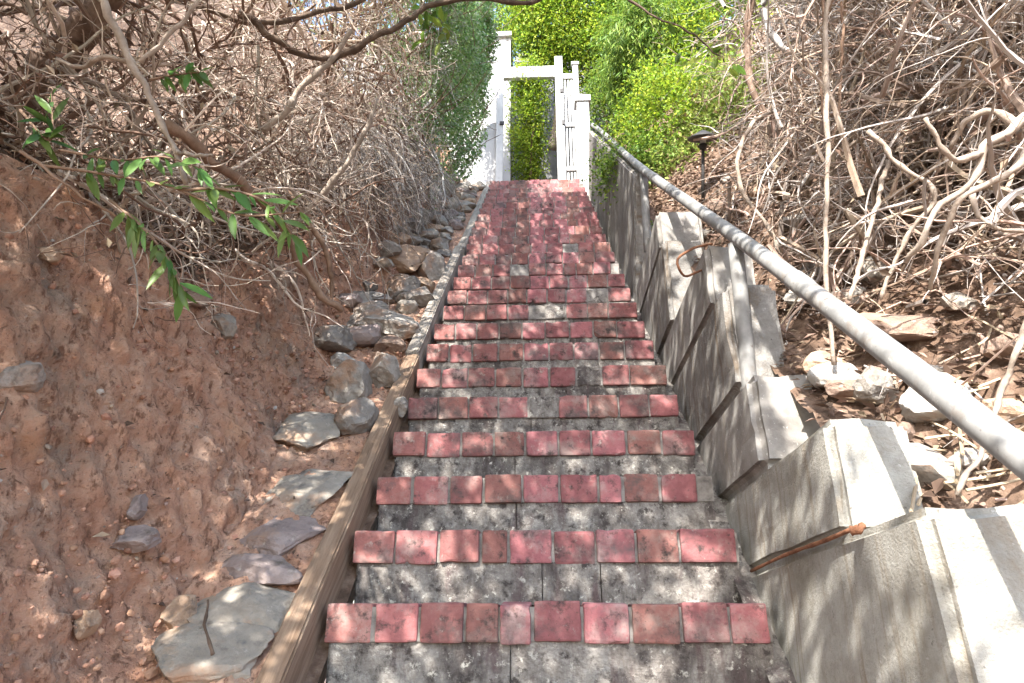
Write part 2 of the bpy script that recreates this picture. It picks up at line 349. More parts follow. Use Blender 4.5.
# ------------------------------------------------------------------ stairs
stairs = empty('staircase', (0, TY1, TZ1 - RISE), 'long steep flight of red brick and mossy concrete steps climbing to the white gate', 'stairs', raw=True)
def brick_bm(x0, x1, y0, y1, z0, z1, rs):
    b = bmesh.new(); bmesh.ops.create_cube(b, size=1)
    bmesh.ops.scale(b, vec=(x1 - x0, y1 - y0, z1 - z0), verts=b.verts)
    bmesh.ops.bevel(b, geom=b.edges[:], offset=.005 + .004 * rs.random(), segments=2, affect='EDGES', profile=.6)
    bmesh.ops.triangulate(b, faces=[f for f in b.faces if len(f.verts) > 4])
    bmesh.ops.subdivide_edges(b, edges=[e for e in b.edges if e.calc_length() > .03], cuts=3, use_grid_fill=True)
    sd = rs.random() * 50; chips = [(Vector((rs.choice((-1, 1)) * (x1 - x0) / 2 * rs.uniform(.3, 1), (y0 - y1) / 2, rs.choice((-1, 1, 1)) * (z1 - z0) / 2)), rs.uniform(.008, .024)) for _ in range(rs.choice((0, 1, 1, 2)))]
    for v in b.verts:
        v.co += v.co.normalized() * noise.fractal(v.co * 30 + Vector((sd, 0, 0)), .8, 2, 3) * .0022
        for c, r in chips:
            d = (v.co - c).length
            if d < r: v.co += (Vector((0, .02, 0)) - v.co).normalized() * (r - d) * .55
    bmesh.ops.rotate(b, cent=(0, 0, 0), matrix=Matrix.Rotation(rs.gauss(0, .007), 3, 'Y') @ Matrix.Rotation(rs.gauss(0, .012), 3, 'Z') @ Matrix.Rotation(rs.gauss(0, .03), 3, 'X'), verts=b.verts)
    bmesh.ops.translate(b, vec=((x0 + x1) / 2, (y0 + y1) / 2, (z0 + z1) / 2), verts=b.verts)
    return b
def grid(mb, o, u, v, nu, nv, amp, nrm):
    o, u, v, nrm = map(np.asarray, (o, u, v, nrm)); V = []
    for j in range(nv + 1):
        for i in range(nu + 1):
            p = o + u * (i / nu) + v * (j / nv); V.append(p + nrm * noise.fractal(Vector(p) * 11, .8, 2, 4) * amp)
    fq = [(j * (nu + 1) + i, j * (nu + 1) + i + 1, (j + 1) * (nu + 1) + i + 1, (j + 1) * (nu + 1) + i) for j in range(nv) for i in range(nu)]
    mb.add(V, fq)
rs = random.Random(5)
BH = .088                                             # height of the brick course on each edge
patch = {5: [4], 6: [6], 9: [4, 5], 10: [7], 12: [3], 14: [6]}
for k in range(-4, NST + 1):
    yk = TY1 + RUN * (k - 1); zk = TZ1 + RISE * (k - 1); back = RUN + .05 if k < NST else 3.4
    st = MB(); jx = rs.uniform(-.006, .006); yf = yk + .012 + rs.uniform(-.003, .004)
    # rough cast riser in two or three pours, then the tread behind the bricks
    cuts = sorted([XL + .01, XL + (XR - XL) * rs.uniform(.40, .5), XR - .004] + ([XL + (XR - XL) * rs.uniform(.58, .8)] if rs.random() < .6 else []))
    for a, c in zip(cuts, cuts[1:]):
        dy = rs.uniform(-.002, .003)
        grid(st, (a + .0015, yf + dy, zk - RISE - .01), (c - a - .003, 0, 0), (0, 0, RISE - BH + .02), 22, 9, .005, (0, -1, 0))
        st.add([(a + .0015, yf + dy + .001, zk - RISE), (a + .0015, yf + .05, zk - RISE), (a + .0015, yf + .05, zk - BH), (a + .0015, yf + dy + .001, zk - BH)], [(0, 1, 2, 3)])
        st.add([(c - .0015, yf + dy + .001, zk - RISE), (c - .0015, yf + .05, zk - RISE), (c - .0015, yf + .05, zk - BH), (c - .0015, yf + dy + .001, zk - BH)], [(3, 2, 1, 0)])
    grid(st, (XL, yk + .085, zk - .004), (XR - XL, 0, 0), (0, back - .085, 0), 24, 6, .003, (0, 0, 1))
    st.box(XL + .004, XR - .004, yk + .026, yk + back, zk - RISE - .05, zk - .012)
    so_ = st.build('step', MT['tread'], stairs, raw=True)
    mb = MB(); n = 9; segs = [mb]; x = XL + rs.uniform(-.012, .004); pt = MB()
    for i in range(n + 1):
        wd = (XR - XL) / n * rs.choice((1, 1, 1, .97, 1.04, .93))
        if rs.random() < .04: wd *= .7
        if x + wd > XR - .05 or i == n: wd = XR + rs.uniform(-.008, .004) - x
        if wd < .055: break
        dy = rs.gauss(0, .0025); g = rs.uniform(.0025, .0045)
        q = brick_bm(x + g, x + wd - g, yk + dy, yk + .095 + dy, zk - BH + abs(rs.gauss(0, .002)), zk + rs.gauss(0, .0012), rs)
        if i in patch.get(k, []):
            for v in q.verts: v.co.y += .008
            pt.bm(q)
            if mb.n: mb = MB(); segs.append(mb)
        else: mb.bm(q)
        x += wd
    for mb in segs:
        if mb.n: mb.build('brick_course', MT['brick'], so_, raw=True)
    if pt.n: pt.build('mortar_patch', MT['tread'], so_, raw=True)
    mo = MB(); grid(mo, (XL + .004, yk + .009, zk - BH + .004), (XR - XL - .008, 0, 0), (0, 0, BH - .012), 40, 4, .0015, (0, -1, 0)); mo.box(XL + .004, XR - .004, yk + .016, yk + .09, zk - BH + .003, zk - .010)
    mo.build('mortar_bed', MT['mortar'], so_, raw=True)
sb = MB(); ya = np.linspace(.6, YTOP - .1, 90)
for xa, xb in ((-.90, -.80), (.84, .97)):
    za = np.array([[.136 + .414 * (y - Y1) - .17 + .05 * noise.noise((y * 5, x * 9, 0)) for x in (xa, xb)] for y in ya])
    V = [(x, y, za[i][j]) for i, y in enumerate(ya) for j, x in enumerate((xa, xb))]
    sb = MB(); sb.add(V, [(i * 2, i * 2 + 1, i * 2 + 3, i * 2 + 2) for i in range(89)])
    struct(sb.build('ground', MT['hill'] if xa < 0 else MT['tread'], loc=(0, 0, 0), smooth=True))
# brick paved landing under the gate
mb = MB(); yy = TYT + .11; row = 0
while yy < TYT + .75:
    x = XL + (.05 if row % 2 else 0)
    while x < XR - .06:
        mb.bm(brick_bm(x + .003, x + .115, yy, yy + .092, TZT - .03, TZT + .006, rs)); x += .12
    yy += .1; row += 1
mb.build('brick_paving', MT['brick'], stairs, raw=True)
b = MB(); b.box(-3.2, XL - .004, TYT + .3, 16, TZT - .5, TZT - .010); b.box(XR + .004, 2.2, TYT + .3, 16, TZT - .5, TZT - .010)
b.box(XL - .004, XR + .004, TYT + 3.38, 16, TZT - .5, TZT - .012)
struct(b.build('path', MT['concrete'], raw=True))

# ------------------------------------------------------------------ timber edging on the left
def timber(y0, y1, m, label, rs, dx=0, dz=0):
    b = bmesh.new(); n = max(6, int((y1 - y0) / .12))
    prof = [(0, 0), (.095, 0), (.095, -.42), (0, -.42)]
    x0 = -.850 - .095 + dx
    rings = []
    for i in range(n + 1):
        y = y0 + (y1 - y0) * i / n; z = .136 + .414 * (y - Y1) + .018 + dz
        jx = noise.noise((y * 1.3, x0, 2)) * .008; jz = noise.noise((y * 2.1, 5, 1)) * .005
        rings.append([b.verts.new((x0 + px + jx, y, z + pz + jz)) for px, pz in prof])
    for a, c in zip(rings, rings[1:]):
        for j in range(4): b.faces.new((a[j], a[(j + 1) % 4], c[(j + 1) % 4], c[j]))
    b.faces.new(rings[0][::-1]); b.faces.new(rings[-1])
    bmesh.ops.recalc_face_normals(b, faces=b.faces)
    ed = [e for e in b.edges if e.is_manifold and e.calc_face_angle(0) > .7]
    bmesh.ops.bevel(b, geom=ed, offset=.009, segments=2, affect='EDGES')
    mb = MB(); mb.bm(b)
    o = mb.build('timber_beam', m, loc=(x0, y0, float(line(y0)) - .18)); tag(o, label, 'timber', 'timbers edging the left side of the stairs'); return o
timber(.95, 4.02, MT['wood'], 'brown weathered timber edging the lowest steps, nearest of the three', rs)
timber(4.03, 6.52, MT['wood_grey'], 'grey split timber edging the middle steps beside the big boulders', rs, -.012, .012)
timber(6.53, 10.5, MT['wood_grey'], 'long grey timber edging the top steps below the gate', rs, .006, -.004)

# ------------------------------------------------------------------ leaning concrete slabs on the right
lean = np.array([-.385, -.923]); topd = np.array([.85, -.53])
tops = [(1.404, -.481), (1.872, -.369), (2.52, -.297), (2.86, .11), (3.18, .348), (4.18, .495), (4.42, .743)]
panels = [(5.42, 7.2), (7.205, 8.9), (8.905, 10.15)]
labs = ['pale pitted concrete slab at the bottom right corner, crossed by the rail shadow', 'pale leaning concrete slab with brown streaks, second up from the bottom corner',
        'grey squat concrete slab with a rounded corner below the handrail post', 'narrow grey slab that the handrail post leans against', 'tall dark grey slab just left of the handrail post',
        'low slab behind the small wire loop', 'flat topped dappled slab beyond the wire loop']
W0 = .93
for i, (ty, tr) in enumerate(tops):
    p0 = np.array([ty, tr + EZ])
    def bottom(p):                       # where a slab's sloping top runs in under the steps
        t = np.arange(0, 3, .01); q = p + topd * t[:, None]
        return q[np.argmax(q[:, 1] < line(q[:, 0]) - .5)]
    if i == 0: low = [p0 + lean * 1.1, p0 + lean * 1.1 + np.array([.6, -.1])]
    else:
        r0 = np.array([tops[i - 1][0], tops[i - 1][1] + EZ])
        t, q = np.linalg.solve(np.stack([lean, -topd], 1), r0 - p0)
        low = [p0 + lean * (t - .001), bottom(r0) + np.array([.001, .001])]
    wid = (.5, .27, .30, .26, .26, .30, .34)[i]
    x0 = W0 + rs.uniform(-.007, .007); x1 = x0 + wid
    poly = [p0, bottom(p0)] + low[::-1]
    b = bmesh.new()
    L_ = [b.verts.new((x0, *p)) for p in poly]; R_ = [b.verts.new((x1, *p)) for p in poly]
    b.faces.new(L_); b.faces.new(R_[::-1])
    for j in range(4): b.faces.new((L_[j], R_[j], R_[(j + 1) % 4], L_[(j + 1) % 4]))
    bmesh.ops.recalc_face_normals(b, faces=b.faces)
    bmesh.ops.bevel(b, geom=b.edges[:], offset=.028 if i != 2 else .036, segments=3, affect='EDGES')
    bmesh.ops.triangulate(b, faces=[f for f in b.faces if len(f.verts) > 4])
    bmesh.ops.subdivide_edges(b, edges=[e for e in b.edges if e.calc_length() > .1], cuts=5, use_grid_fill=True)
    for v in b.verts:
        v.co += Vector((1, 1, 1)) * noise.fractal(v.co * 6 + Vector((i * 3, 0, 0)), .8, 2, 5) * .010
    mb = MB(); mb.bm(b)
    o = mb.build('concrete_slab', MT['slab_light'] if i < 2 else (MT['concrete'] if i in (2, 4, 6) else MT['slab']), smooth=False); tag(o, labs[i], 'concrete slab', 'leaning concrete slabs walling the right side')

for i, (ya, yb) in enumerate(panels):
    b = bmesh.new(); x0 = W0 - .01 * (i % 2); x1 = x0 + .14
    h = lambda y: EZ - .126 + .398 * (y - 1.73) - .085
    q = [(ya, h(ya)), (yb, h(yb)), (yb, float(line(yb)) - .5), (ya, float(line(ya)) - .5)]
    L_ = [b.verts.new((x0, *p)) for p in q]; R_ = [b.verts.new((x1, *p)) for p in q]
    b.faces.new(L_); b.faces.new(R_[::-1])
    for j in range(4): b.faces.new((L_[j], R_[j], R_[(j + 1) % 4], L_[(j + 1) % 4]))
    bmesh.ops.recalc_face_normals(b, faces=b.faces)
    bmesh.ops.bevel(b, geom=b.edges[:], offset=.018, segments=3, affect='EDGES')
    bmesh.ops.triangulate(b, faces=[f for f in b.faces if len(f.verts) > 4])
    bmesh.ops.subdivide_edges(b, edges=[e for e in b.edges if e.calc_length() > .1], cuts=7, use_grid_fill=True)
    for v in b.verts: v.co += Vector((1, .5, 1)) * noise.fractal(v.co * 3 + Vector((i * 3, 0, 9)), .8, 2, 4) * .012
    mb = MB(); mb.bm(b)
    tag(mb.build('concrete_wall', MT['slab']), ['grey stained wall panel under the handrail, beside the middle post', 'grey wall panel under the handrail, middle of the three long ones', 'grey wall panel that ends at the white newel post'][i], 'concrete panel', 'long concrete panels under the upper handrail')
# handrail
rail = empty('handrail', (1.0, 1.2, float(line(1.2))), 'grey galvanised pipe handrail on leaning posts running up the right side', 'handrail')
RX = 1.0
def rz(Y): return EZ - .126 + .398 * (Y - 1.73)
mb = MB(); ys = np.linspace(.75, 10.15, 60)
pts = np.stack([RX + .012 * np.sin(ys * .9), ys, [rz(v) + .02 * math.sin(v * .8) for v in ys]], 1)
tubes(mb, pts[None], np.full((1, 60), .037), 20); mb.build('rail_pipe', MT['pipe'], rail, smooth=True)
for (a, dep) in ((2.87, .85), (5.32, .8), (8.3, .8)):
    mb = MB(); p1 = np.array([RX, a, rz(a) - .02]); p0 = p1 + np.array([0, -.17, -.62]) * dep / .62
    tubes(mb, smoothpath([p0, p1], 6)[None], np.full((1, 6), .036), 18); mb.build('rail_post', MT['pipe'], rail, smooth=True)
for yy in (2.2, 4.75, 7.4):
    mb = MB(); p = smoothpath([(RX, yy - .05, rz(yy - .05)), (RX, yy + .05, rz(yy + .05))], 4); 
    p[:, 2] += .02 * np.sin(p[:, 1] * .8); p[:, 0] += .012 * np.sin(p[:, 1] * .9)
    tubes(mb, p[None], np.full((1, 4), .0405), 20)
    mb.build('rail_coupling', MT['pipe'], rail, smooth=True)
# rusty bar in the joint, wire loop
mb = MB(); onx = lambda x, y, X=.912: P(x, y, X / ((x - CX) / F * CS - SN))
limb(mb, [onx(751, 571), onx(790, 553), onx(826, 540), onx(857, 527)], .006, .007, 16, 6)
bb = tag(mb.build('rusty_bar', MT['rust'], smooth=True), 'thin rusty iron bar lying in the joint between the two nearest slabs', 'iron bar')
mb = MB(); p = onx(857, 528); limb(mb, [p + [-.016, 0, -.008], p + [0, -.012, .0], p + [.016, 0, .010]], .013, .010, 8, 8, .2); mb.build('bolt_head', MT['rust'], bb, smooth=True)
mb = MB(); limb(mb, [P(712, 244, 3.2), P(690, 250, 3.1), P(677, 262, 3.05), P(682, 274, 3.05), P(697, 272, 3.15), P(706, 268, 3.25)], .008, .007, 24, 6, .02)
tag(mb.build('wire_loop', MT['rust'], smooth=True), 'small brown wire loop sticking out between two grey slabs', 'wire')

# ------------------------------------------------------------------ gate and fence at the top
gy = TYT + .28
zb = TZT - .02
def gx(x, Y=gy): return Q(x, 130, Y)[0]
def gz(y, Y=gy): return Q(530, y, Y)[2]
gate = empty('garden_gateway', (gx(530), gy, zb), 'white painted timber gate frame standing open at the head of the stairs', 'gate', raw=True)
def gbox(nm, x0, x1, ya, yb, z0, z1, m=MT['white'], par=None, bev=.005):
    b = bmesh.new(); bmesh.ops.create_cube(b, size=1); bmesh.ops.scale(b, vec=(x1 - x0, yb - ya, z1 - z0), verts=b.verts)
    bmesh.ops.translate(b, vec=((x0 + x1) / 2, (ya + yb) / 2, (z0 + z1) / 2), verts=b.verts)
    bmesh.ops.bevel(b, geom=b.edges[:], offset=bev, segments=2, affect='EDGES'); mb = MB(); mb.bm(b)
    return mb.build(nm, m, par, raw=True)
gbox('gate_post', gx(496), gx(503.2), gy - .03, gy + .05, zb, gz(66), par=gate)
gbox('gate_post', gx(556.5), gx(564.5), gy - .04, gy + .05, zb, gz(59), par=gate)
gbox('crossbeam', gx(503.3), gx(556.4), gy - .025, gy + .035, gz(78.5), gz(67.5), par=gate)
gbox('latch', gx(500), gx(504.5), gy - .05, gy - .032, gz(126), gz(123), MT['black'], gate, .002)
gbox('hinge', gx(562), gx(565), gy - .055, gy - .042, gz(128), gz(123.5), MT['black'], gate, .002)
gbox('hinge', gx(561), gx(565), gy - .055, gy - .042, gz(96), gz(92), MT['black'], gate, .002)
gbox('sill', gx(503.4), gx(556.3), gy - .06, gy + .08, TZT - .04, TZT + .028, MT['concrete'], gate)
# panel with a curved top beside the gate
wing = empty('fence_wing', (gx(486), gy, zb), 'pale fence panel with a curved falling top between the ivy and the gate post', 'fence', raw=True)
n = 26; fr = np.linspace(0, 1, n); px = gx(495.6) + (gx(474) - gx(495.6)) * fr; tz = gz(121) - (gz(121) - gz(158)) * (fr ** 2.2)
mb = MB(); V = []
for a, z in zip(px, tz): V += [(a, gy + .02, TZT - .35), (a, gy + .02, z), (a, gy + .04, z), (a, gy + .04, TZT - .35)]
fc = [(i * 4 + j, i * 4 + 4 + j, i * 4 + 4 + (j + 1) % 4, i * 4 + (j + 1) % 4) for i in range(n - 1) for j in range(4)] + [(0, 1, 2, 3), (n * 4 - 1, n * 4 - 2, n * 4 - 3, n * 4 - 4)]
mb.add(V, fc); mb.build('panel', mat('pale_grey_paint', [(.3, (.30, .30, .30)), (.7, (.38, .38, .375))], 3, 5, .7, .2, 40), wing, raw=True)
mb = MB(); tubes(mb, np.stack([px, np.full(n, gy + .03), tz], 1)[None], np.full((1, n), .016), 8); mb.build('top_rail', MT['white'], wing, raw=True)
# white side fence and newel on the right
fence = empty('side_fence', (gx(570), gy - .1, zb), 'short white slatted fence joining the gate frame to the handrail', 'fence', raw=True)
gbox('fence_post', gx(575), gx(580.5), gy - .03, gy + .02, zb - .2, gz(68), par=fence)
gbox('post_cap', gx(573.8), gx(581.6), gy - .045, gy + .035, gz(68) + .001, gz(65), par=fence, bev=.004)
for y0, y1 in ((80, 75), (128, 124), (172, 168)):
    gbox('fence_rail', gx(564.8), gx(574.7), gy - .012, gy + .006, gz(y0), gz(y1), par=fence, bev=.003)
for xx in (565.8, 569.3, 572.4):
    gbox('slat', gx(xx), gx(xx + 2), gy + .008, gy + .02, zb + .03, gz(78), par=fence, bev=.002)
gn = gy - .32
newel = empty('newel_post', (gx(583.5, gn), gn, zb - .4), 'white square post with a flat cap where the handrail ends', 'post', raw=True)
gbox('post', gx(577.5, gn), gx(589.5, gn), gn - .07, gn + .07, zb - .5, gz(107, gn), par=newel)
gbox('post_cap', gx(575.5, gn), gx(591.5, gn), gn - .09, gn + .09, gz(107, gn) + .001, gz(101, gn), par=newel)
# white building and grey wall beyond the gate
hb = empty('white_house', (-1.3, gy + .5, zb), 'white stucco house corner seen through and above the gate', 'building', raw=True)
mb = MB(); mb.box(-2.8, Q(510.5, 100, gy + .45)[0], gy + .45, gy + 5, zb - .1, Q(506, 38, gy + .45)[2]); mb.build('wall', MT['white_wall'], hb, raw=True)
mb = MB(); mb.box(-2.9, Q(511.5, 100, gy + .45)[0], gy + .40, gy + 5.1, Q(506, 38, gy + .45)[2] + .002, Q(506, 34, gy + .45)[2]); mb.build('roof_edge', MT['white'], hb, raw=True)
mb = MB(); mb.box(Q(515, 100, gy + 2.2)[0], 2.4, gy + 2.2, gy + 2.4, zb - .1, Q(545, 52, gy + 2.2)[2])
o = mb.build('garden_wall', MT['grey_wall'], raw=True); tag(o, 'tall grey garden wall behind the trunk beyond the gate', 'wall')

# ------------------------------------------------------------------ path light
lp = P(703, 212, 5.0); lp[2] = float(gR(lp[0], lp[1])) - .03
lamp = empty('path_light', lp, 'small black mushroom path light on a stake among the shrubs', 'garden light')
def lathe(name, prof, c, m, par, n=24):
    mb = MB(); V = []
    for r, z in prof: V += [(c[0] + r * math.cos(a), c[1] + r * math.sin(a), z) for a in np.arange(n) * 2 * math.pi / n]
    fq = [(i * n + j, i * n + (j + 1) % n, (i + 1) * n + (j + 1) % n, (i + 1) * n + j) for i in range(len(prof) - 1) for j in range(n)]
    mb.add(V, fq); return mb.build(name, m, par, smooth=True)
zt = P(703, 132, 5.0)[2]
lathe('stake', [(.0, lp[2] - .05), (.015, lp[2] - .05), (.015, zt - .12), (0, zt - .12)], lp, MT['black'], lamp, 12)
lathe('lamp_housing', [(0, zt - .16), (.030, zt - .155), (.036, zt - .11), (.028, zt - .105), (0, zt - .105)], lp, MT['black'], lamp)
lathe('lens', [(.0, zt - .104), (.026, zt - .104), (.026, zt - .058), (0, zt - .058)], lp, MT['glass'], lamp)
lathe('lamp_shade', [(.0, zt + .02), (.02, zt + .012), (.05, zt - .005), (.132, zt - .052), (.134, zt - .060), (.127, zt - .058), (.05, zt - .016), (0, zt - .01)], lp, MT['black'], lamp, 32)

# ------------------------------------------------------------------ rocks
def rockmat(name, a, b, c, st=None): return mat(name, [(.3, a), (.5, b), (.7, c)], 10, 11, .92, .8, 55, dist=.01, rgh=.7, stain_shade=(st or []) + [((.36, .23, .155), 4, .50, .66), ((.13, .11, .095), 10, .55, .70), ((.44, .40, .35), 22, .62, .72)])
RM = {'grey': rockmat('grey_stone', (.19, .17, .15), (.29, .265, .235), (.38, .355, .32)),
      'dark': rockmat('dark_stone', (.14, .125, .11), (.22, .20, .18), (.31, .285, .255)),
      'slate': rockmat('grey_slate', (.22, .195, .165), (.30, .27, .23), (.38, .345, .295), [((.36, .26, .18), 4, .55, .7), ((.16, .16, .155), 8, .6, .7)]),
      'purple': rockmat('purple_stone', (.21, .165, .155), (.285, .23, .215), (.35, .295, .275)),
      'tan': rockmat('tan_stone', (.30, .19, .125), (.40, .28, .195), (.50, .39, .30)),
      'rust': rockmat('rusty_stone', (.25, .22, .20), (.34, .30, .27), (.42, .39, .36), [((.38, .16, .06), 4, .46, .58)]),
      'white': rockmat('pale_stone', (.28, .265, .24), (.37, .35, .32), (.45, .43, .40), [((.26, .14, .08), 4, .54, .66)]),
      'brown': rockmat('brown_slate', (.17, .115, .09), (.25, .175, .135), (.33, .25, .20))}
def rock_bm(sx, sy, sz, seed, sub=3, facets=13, ang=.0, tilt=(0, 0)):
    r = random.Random(seed); b = bmesh.new(); bmesh.ops.create_icosphere(b, subdivisions=sub, radius=1)
    pl = []
    for _ in range(facets):
        n = Vector((r.gauss(0, 1), r.gauss(0, 1), r.gauss(0, 1))).normalized(); pl.append((n, r.uniform(.5, .86)))
    for v in b.verts:
        for n, d in pl:
            e = v.co.dot(n) - d
            if e > 0: v.co -= n * e * .985
        v.co *= 1 + noise.noise(v.co * 1.4 + Vector((seed, 0, 0))) * .11 + noise.fractal(v.co * 4 + Vector((0, seed, 0)), .75, 2.1, 5) * .07
        v.co.x *= sx; v.co.y *= sy; v.co.z *= sz
    R = Matrix.Rotation(ang, 3, 'Z') 
    R = Matrix.Rotation(tilt[1], 3, 'Y') @ Matrix.Rotation(tilt[0], 3, 'X') @ R
    for v in b.verts: v.co = R @ v.co
    return b
def rock(x, y, wpx, hpx, kind, label, g=gL, flat=.55, group=None, name='stone', seed=0, ang=0, tilt=None, sink=.3, sub=4, cat='stone'):
    p, D = hit(x, y + hpx * .15, g)
    sx = wpx / F * D / 2 * 1.05; sz = max(hpx / F * D / 2, sx * .15)
    if flat < .4:            # flagstone lying on the slope: depth from foreshortening
        sy = hpx / F * D / 2 * 1.3; sx *= 1.22; sy *= 1.15; sz = .075
    else: sy = (sx + sz) * .5
    if tilt is None: tilt = (.36 if flat < .4 else random.uniform(-.2, .3), 0)
    b = rock_bm(sx, sy, sz, seed or int(x * 7 + y), sub, ang=ang, tilt=tilt)
    z = float(g(p[0], p[1])) + sz * (1 - sink * 2) * (.6 if flat >= .4 else .9)
    for v in b.verts: v.co += Vector((p[0], p[1], z))
    mb = MB(); mb.bm(b); o = mb.build(name, RM[kind], smooth=False); tag(o, label, cat, group); return o
GL = 'stones beside the timber edging'
FL = 'flagstones set in the dirt'
for i, a in enumerate([
    (208, 655, 118, 62, 'slate', 'large greenish grey flat stone in the dirt beside the nearest timber end', .34, 0),
    (243, 607, 92, 50, 'slate', 'grey stone with a tan half above the large greenish one', .36, .2),
    (266, 568, 78, 36, 'purple', 'oval grey stone with a rusty middle next to the timber', .30, 0),
    (286, 526, 56, 66, 'purple', 'long smooth purple grey stone lying diagonally beside the timber', .39, -.9),
    (308, 480, 78, 60, 'slate', 'broad angular slate slab beside the timber above the purple stone', .39, .5),
    (306, 426, 66, 50, 'slate', 'pale flaking slate slab uppermost of the flat stones', .38, -.6)]):
    rock(a[0], a[1], a[2], a[3], a[4], a[5], gL, a[6], FL, 'flagstone', ang=a[7], sink=.50)
for a in [
    (183, 614, 42, 34, 'tan', 'small blocky tan stone left of the grey and tan flagstone', .6), (136, 542, 52, 28, 'purple', 'purple wedge shaped stone at the foot of the bank', .5),
    (137, 509, 20, 27, 'purple', 'small upright purple stone above the purple wedge', .8), (18, 374, 40, 44, 'rust', 'grey stone with a rusty underside stuck in the bank at the left edge', .7),
    (88, 628, 20, 32, 'tan', 'thin tan chip in the dirt near the bottom left', .6), (50, 255, 32, 22, 'tan', 'orange lump of stone high on the red bank', .6),
    (225, 325, 32, 34, 'slate', 'grey broken stone sticking out of the bank crest below the sprig', .7), (195, 300, 44, 24, 'brown', 'brown flat stone on the crest under the green leaves', .5)]:
    rock(*a[:6], gL, a[6], 'stones in the red bank', sink=.35)
for a in [
    (362, 420, 54, 44, 'dark', 'dark rounded stone against the timber just above the slate slab', .6), (354, 383, 58, 52, 'grey', 'pale dappled grey boulder left of the dark stone', .8),
    (384, 372, 42, 56, 'grey', 'tall grey boulder touching the timber between two boulders', .8), (328, 341, 58, 34, 'dark', 'blocky grey stone at the left of the boulder pile', .6),
    (342, 362, 34, 20, 'white', 'small pale stone wedged under the blocky grey one', .6), (381, 325, 84, 44, 'grey', 'biggest boulder, long grey and domed with sun flecks', .6),
    (372, 299, 46, 18, 'grey', 'flat grey stone lying above the biggest boulder', .5), (402, 290, 40, 36, 'dark', 'dark jagged stone behind the biggest boulder', .8),
    (420, 300, 46, 36, 'dark', 'dark brown stone between the jagged one and the timber', .7), (402, 262, 74, 32, 'tan', 'long tan stone buried in the bank above the jagged one', .5),
    (430, 272, 34, 40, 'grey', 'grey stone leaning on the timber beside the long tan one', .8), (408, 240, 36, 14, 'grey', 'thin flat grey stone above the long tan one', .5),
    (388, 346, 36, 24, 'brown', 'small brown stone below the biggest boulder', .6), (440, 248, 30, 20, 'grey', 'round grey stone near the timber joint', .7),
    (397, 408, 24, 26, 'grey', 'small grey stone between the timber and the pale boulder', .7), (400, 335, 26, 22, 'slate', 'small slate stone between the biggest boulder and the timber', .7)]:
    rock(*a[:6], gL, a[6], GL, sink=.25)
kinds = ['grey', 'dark', 'slate', 'grey', 'tan', 'grey', 'purple']
adj = {'grey': 'grey', 'dark': 'dark', 'slate': 'layered grey', 'tan': 'tan', 'purple': 'purplish'}
cnt = {}
yy = 4.3; i = 0
ordn = ['lowest', 'second', 'third', 'fourth', 'fifth', 'sixth', 'seventh', 'eighth', 'ninth', 'tenth', 'eleventh', 'twelfth', 'thirteenth', 'fourteenth', 'fifteenth', 'sixteenth', 'seventeenth', 'eighteenth', 'nineteenth', 'twentieth']
sizes = []
while yy < 10.2:
    for c in range(3):
        kd = kinds[(i * 5 + c) % 7]; X = -1.06 - c * .2 - rs.uniform(0, .1); Y = yy + rs.uniform(-.1, .1)
        s = rs.uniform(.09, .19); b = rock_bm(s, s * rs.uniform(.7, 1), s * rs.uniform(.55, .8), 300 + i, 3)
        z = float(gL(X, Y)) + s * .3
        for v in b.verts: v.co += Vector((X, Y, z))
        mb = MB(); mb.bm(b); o = mb.build('stone', RM[kd], smooth=False)
        lane = ['touching the upper timber', 'in the upper middle row', 'under the dry brush'][c]
        q = cnt.get((kd, c), 0); cnt[(kd, c)] = q + 1
        tag(o, '%s rounded stone %s, %s %s one from below' % (adj[kd], lane, ordn[q], adj[kd]), 'stone', GL); i += 1
    yy += .25
RR = 'stones behind the concrete slabs'
for a in [
    (836, 380, 50, 36, 'white', 'pale rounded stone beside the squat grey slab', .7), (800, 300, 36, 28, 'grey', 'grey stone behind the handrail post', .7),
    (876, 388, 42, 56, 'grey', 'upright grey stone between the pale and the brown spotted stone', .9), (936, 408, 78, 62, 'white', 'big round white stone with a rusty brown belly under the handrail', .8),
    (858, 392, 60, 30, 'brown', 'flat brown stone just behind the pale leaning slab', .5), (903, 330, 110, 40, 'brown', 'long brown slate lying above the handrail', .5),
    (872, 272, 30, 36, 'slate', 'small grey slate leaning among dead vines', .7), (852, 300, 40, 30, 'brown', 'brown stone left of the long slate', .6),
    (1004, 412, 56, 46, 'tan', 'tan stone at the right edge behind the bent vine', .7), (966, 466, 52, 30, 'grey', 'low grey stone in the leaf litter near the corner slab', .6),
    (820, 272, 40, 30, 'dark', 'dark stone under the hanging vine', .7), (790, 250, 46, 26, 'slate', 'layered stone uphill of the handrail post', .6),
    (925, 372, 40, 26, 'grey', 'grey stone peeping over the handrail above the white one', .7), (905, 440, 30, 30, 'brown', 'brown stone below the big round white one', .7),
    (1010, 350, 46, 34, 'brown', 'brown stone under the twigs at the right edge', .6)]:
    rock(*a[:6], gR, a[6], RR, sink=.25)
for q in range(16):
    Y = 1.9 + q * .22; X = 1.27 + .22 * (q % 3) + rs.uniform(-.06, .06); sz = rs.uniform(.07, .15); kd = ['grey', 'brown', 'slate', 'tan'][q % 4]
    b = rock_bm(sz, sz * rs.uniform(.7, 1), sz * rs.uniform(.5, .8), 700 + q, 3); z = float(gR(X, Y)) + sz * .15
    for v in b.verts: v.co += Vector((X, Y, z))
    mb = MB(); mb.bm(b); tag(mb.build('stone', RM[kd]), '%s stone half sunk in litter, %s of the row climbing behind the slabs' % ({'grey': 'grey', 'brown': 'brown', 'slate': 'layered', 'tan': 'tan'}[kd], ordn[q]), 'stone', RR)
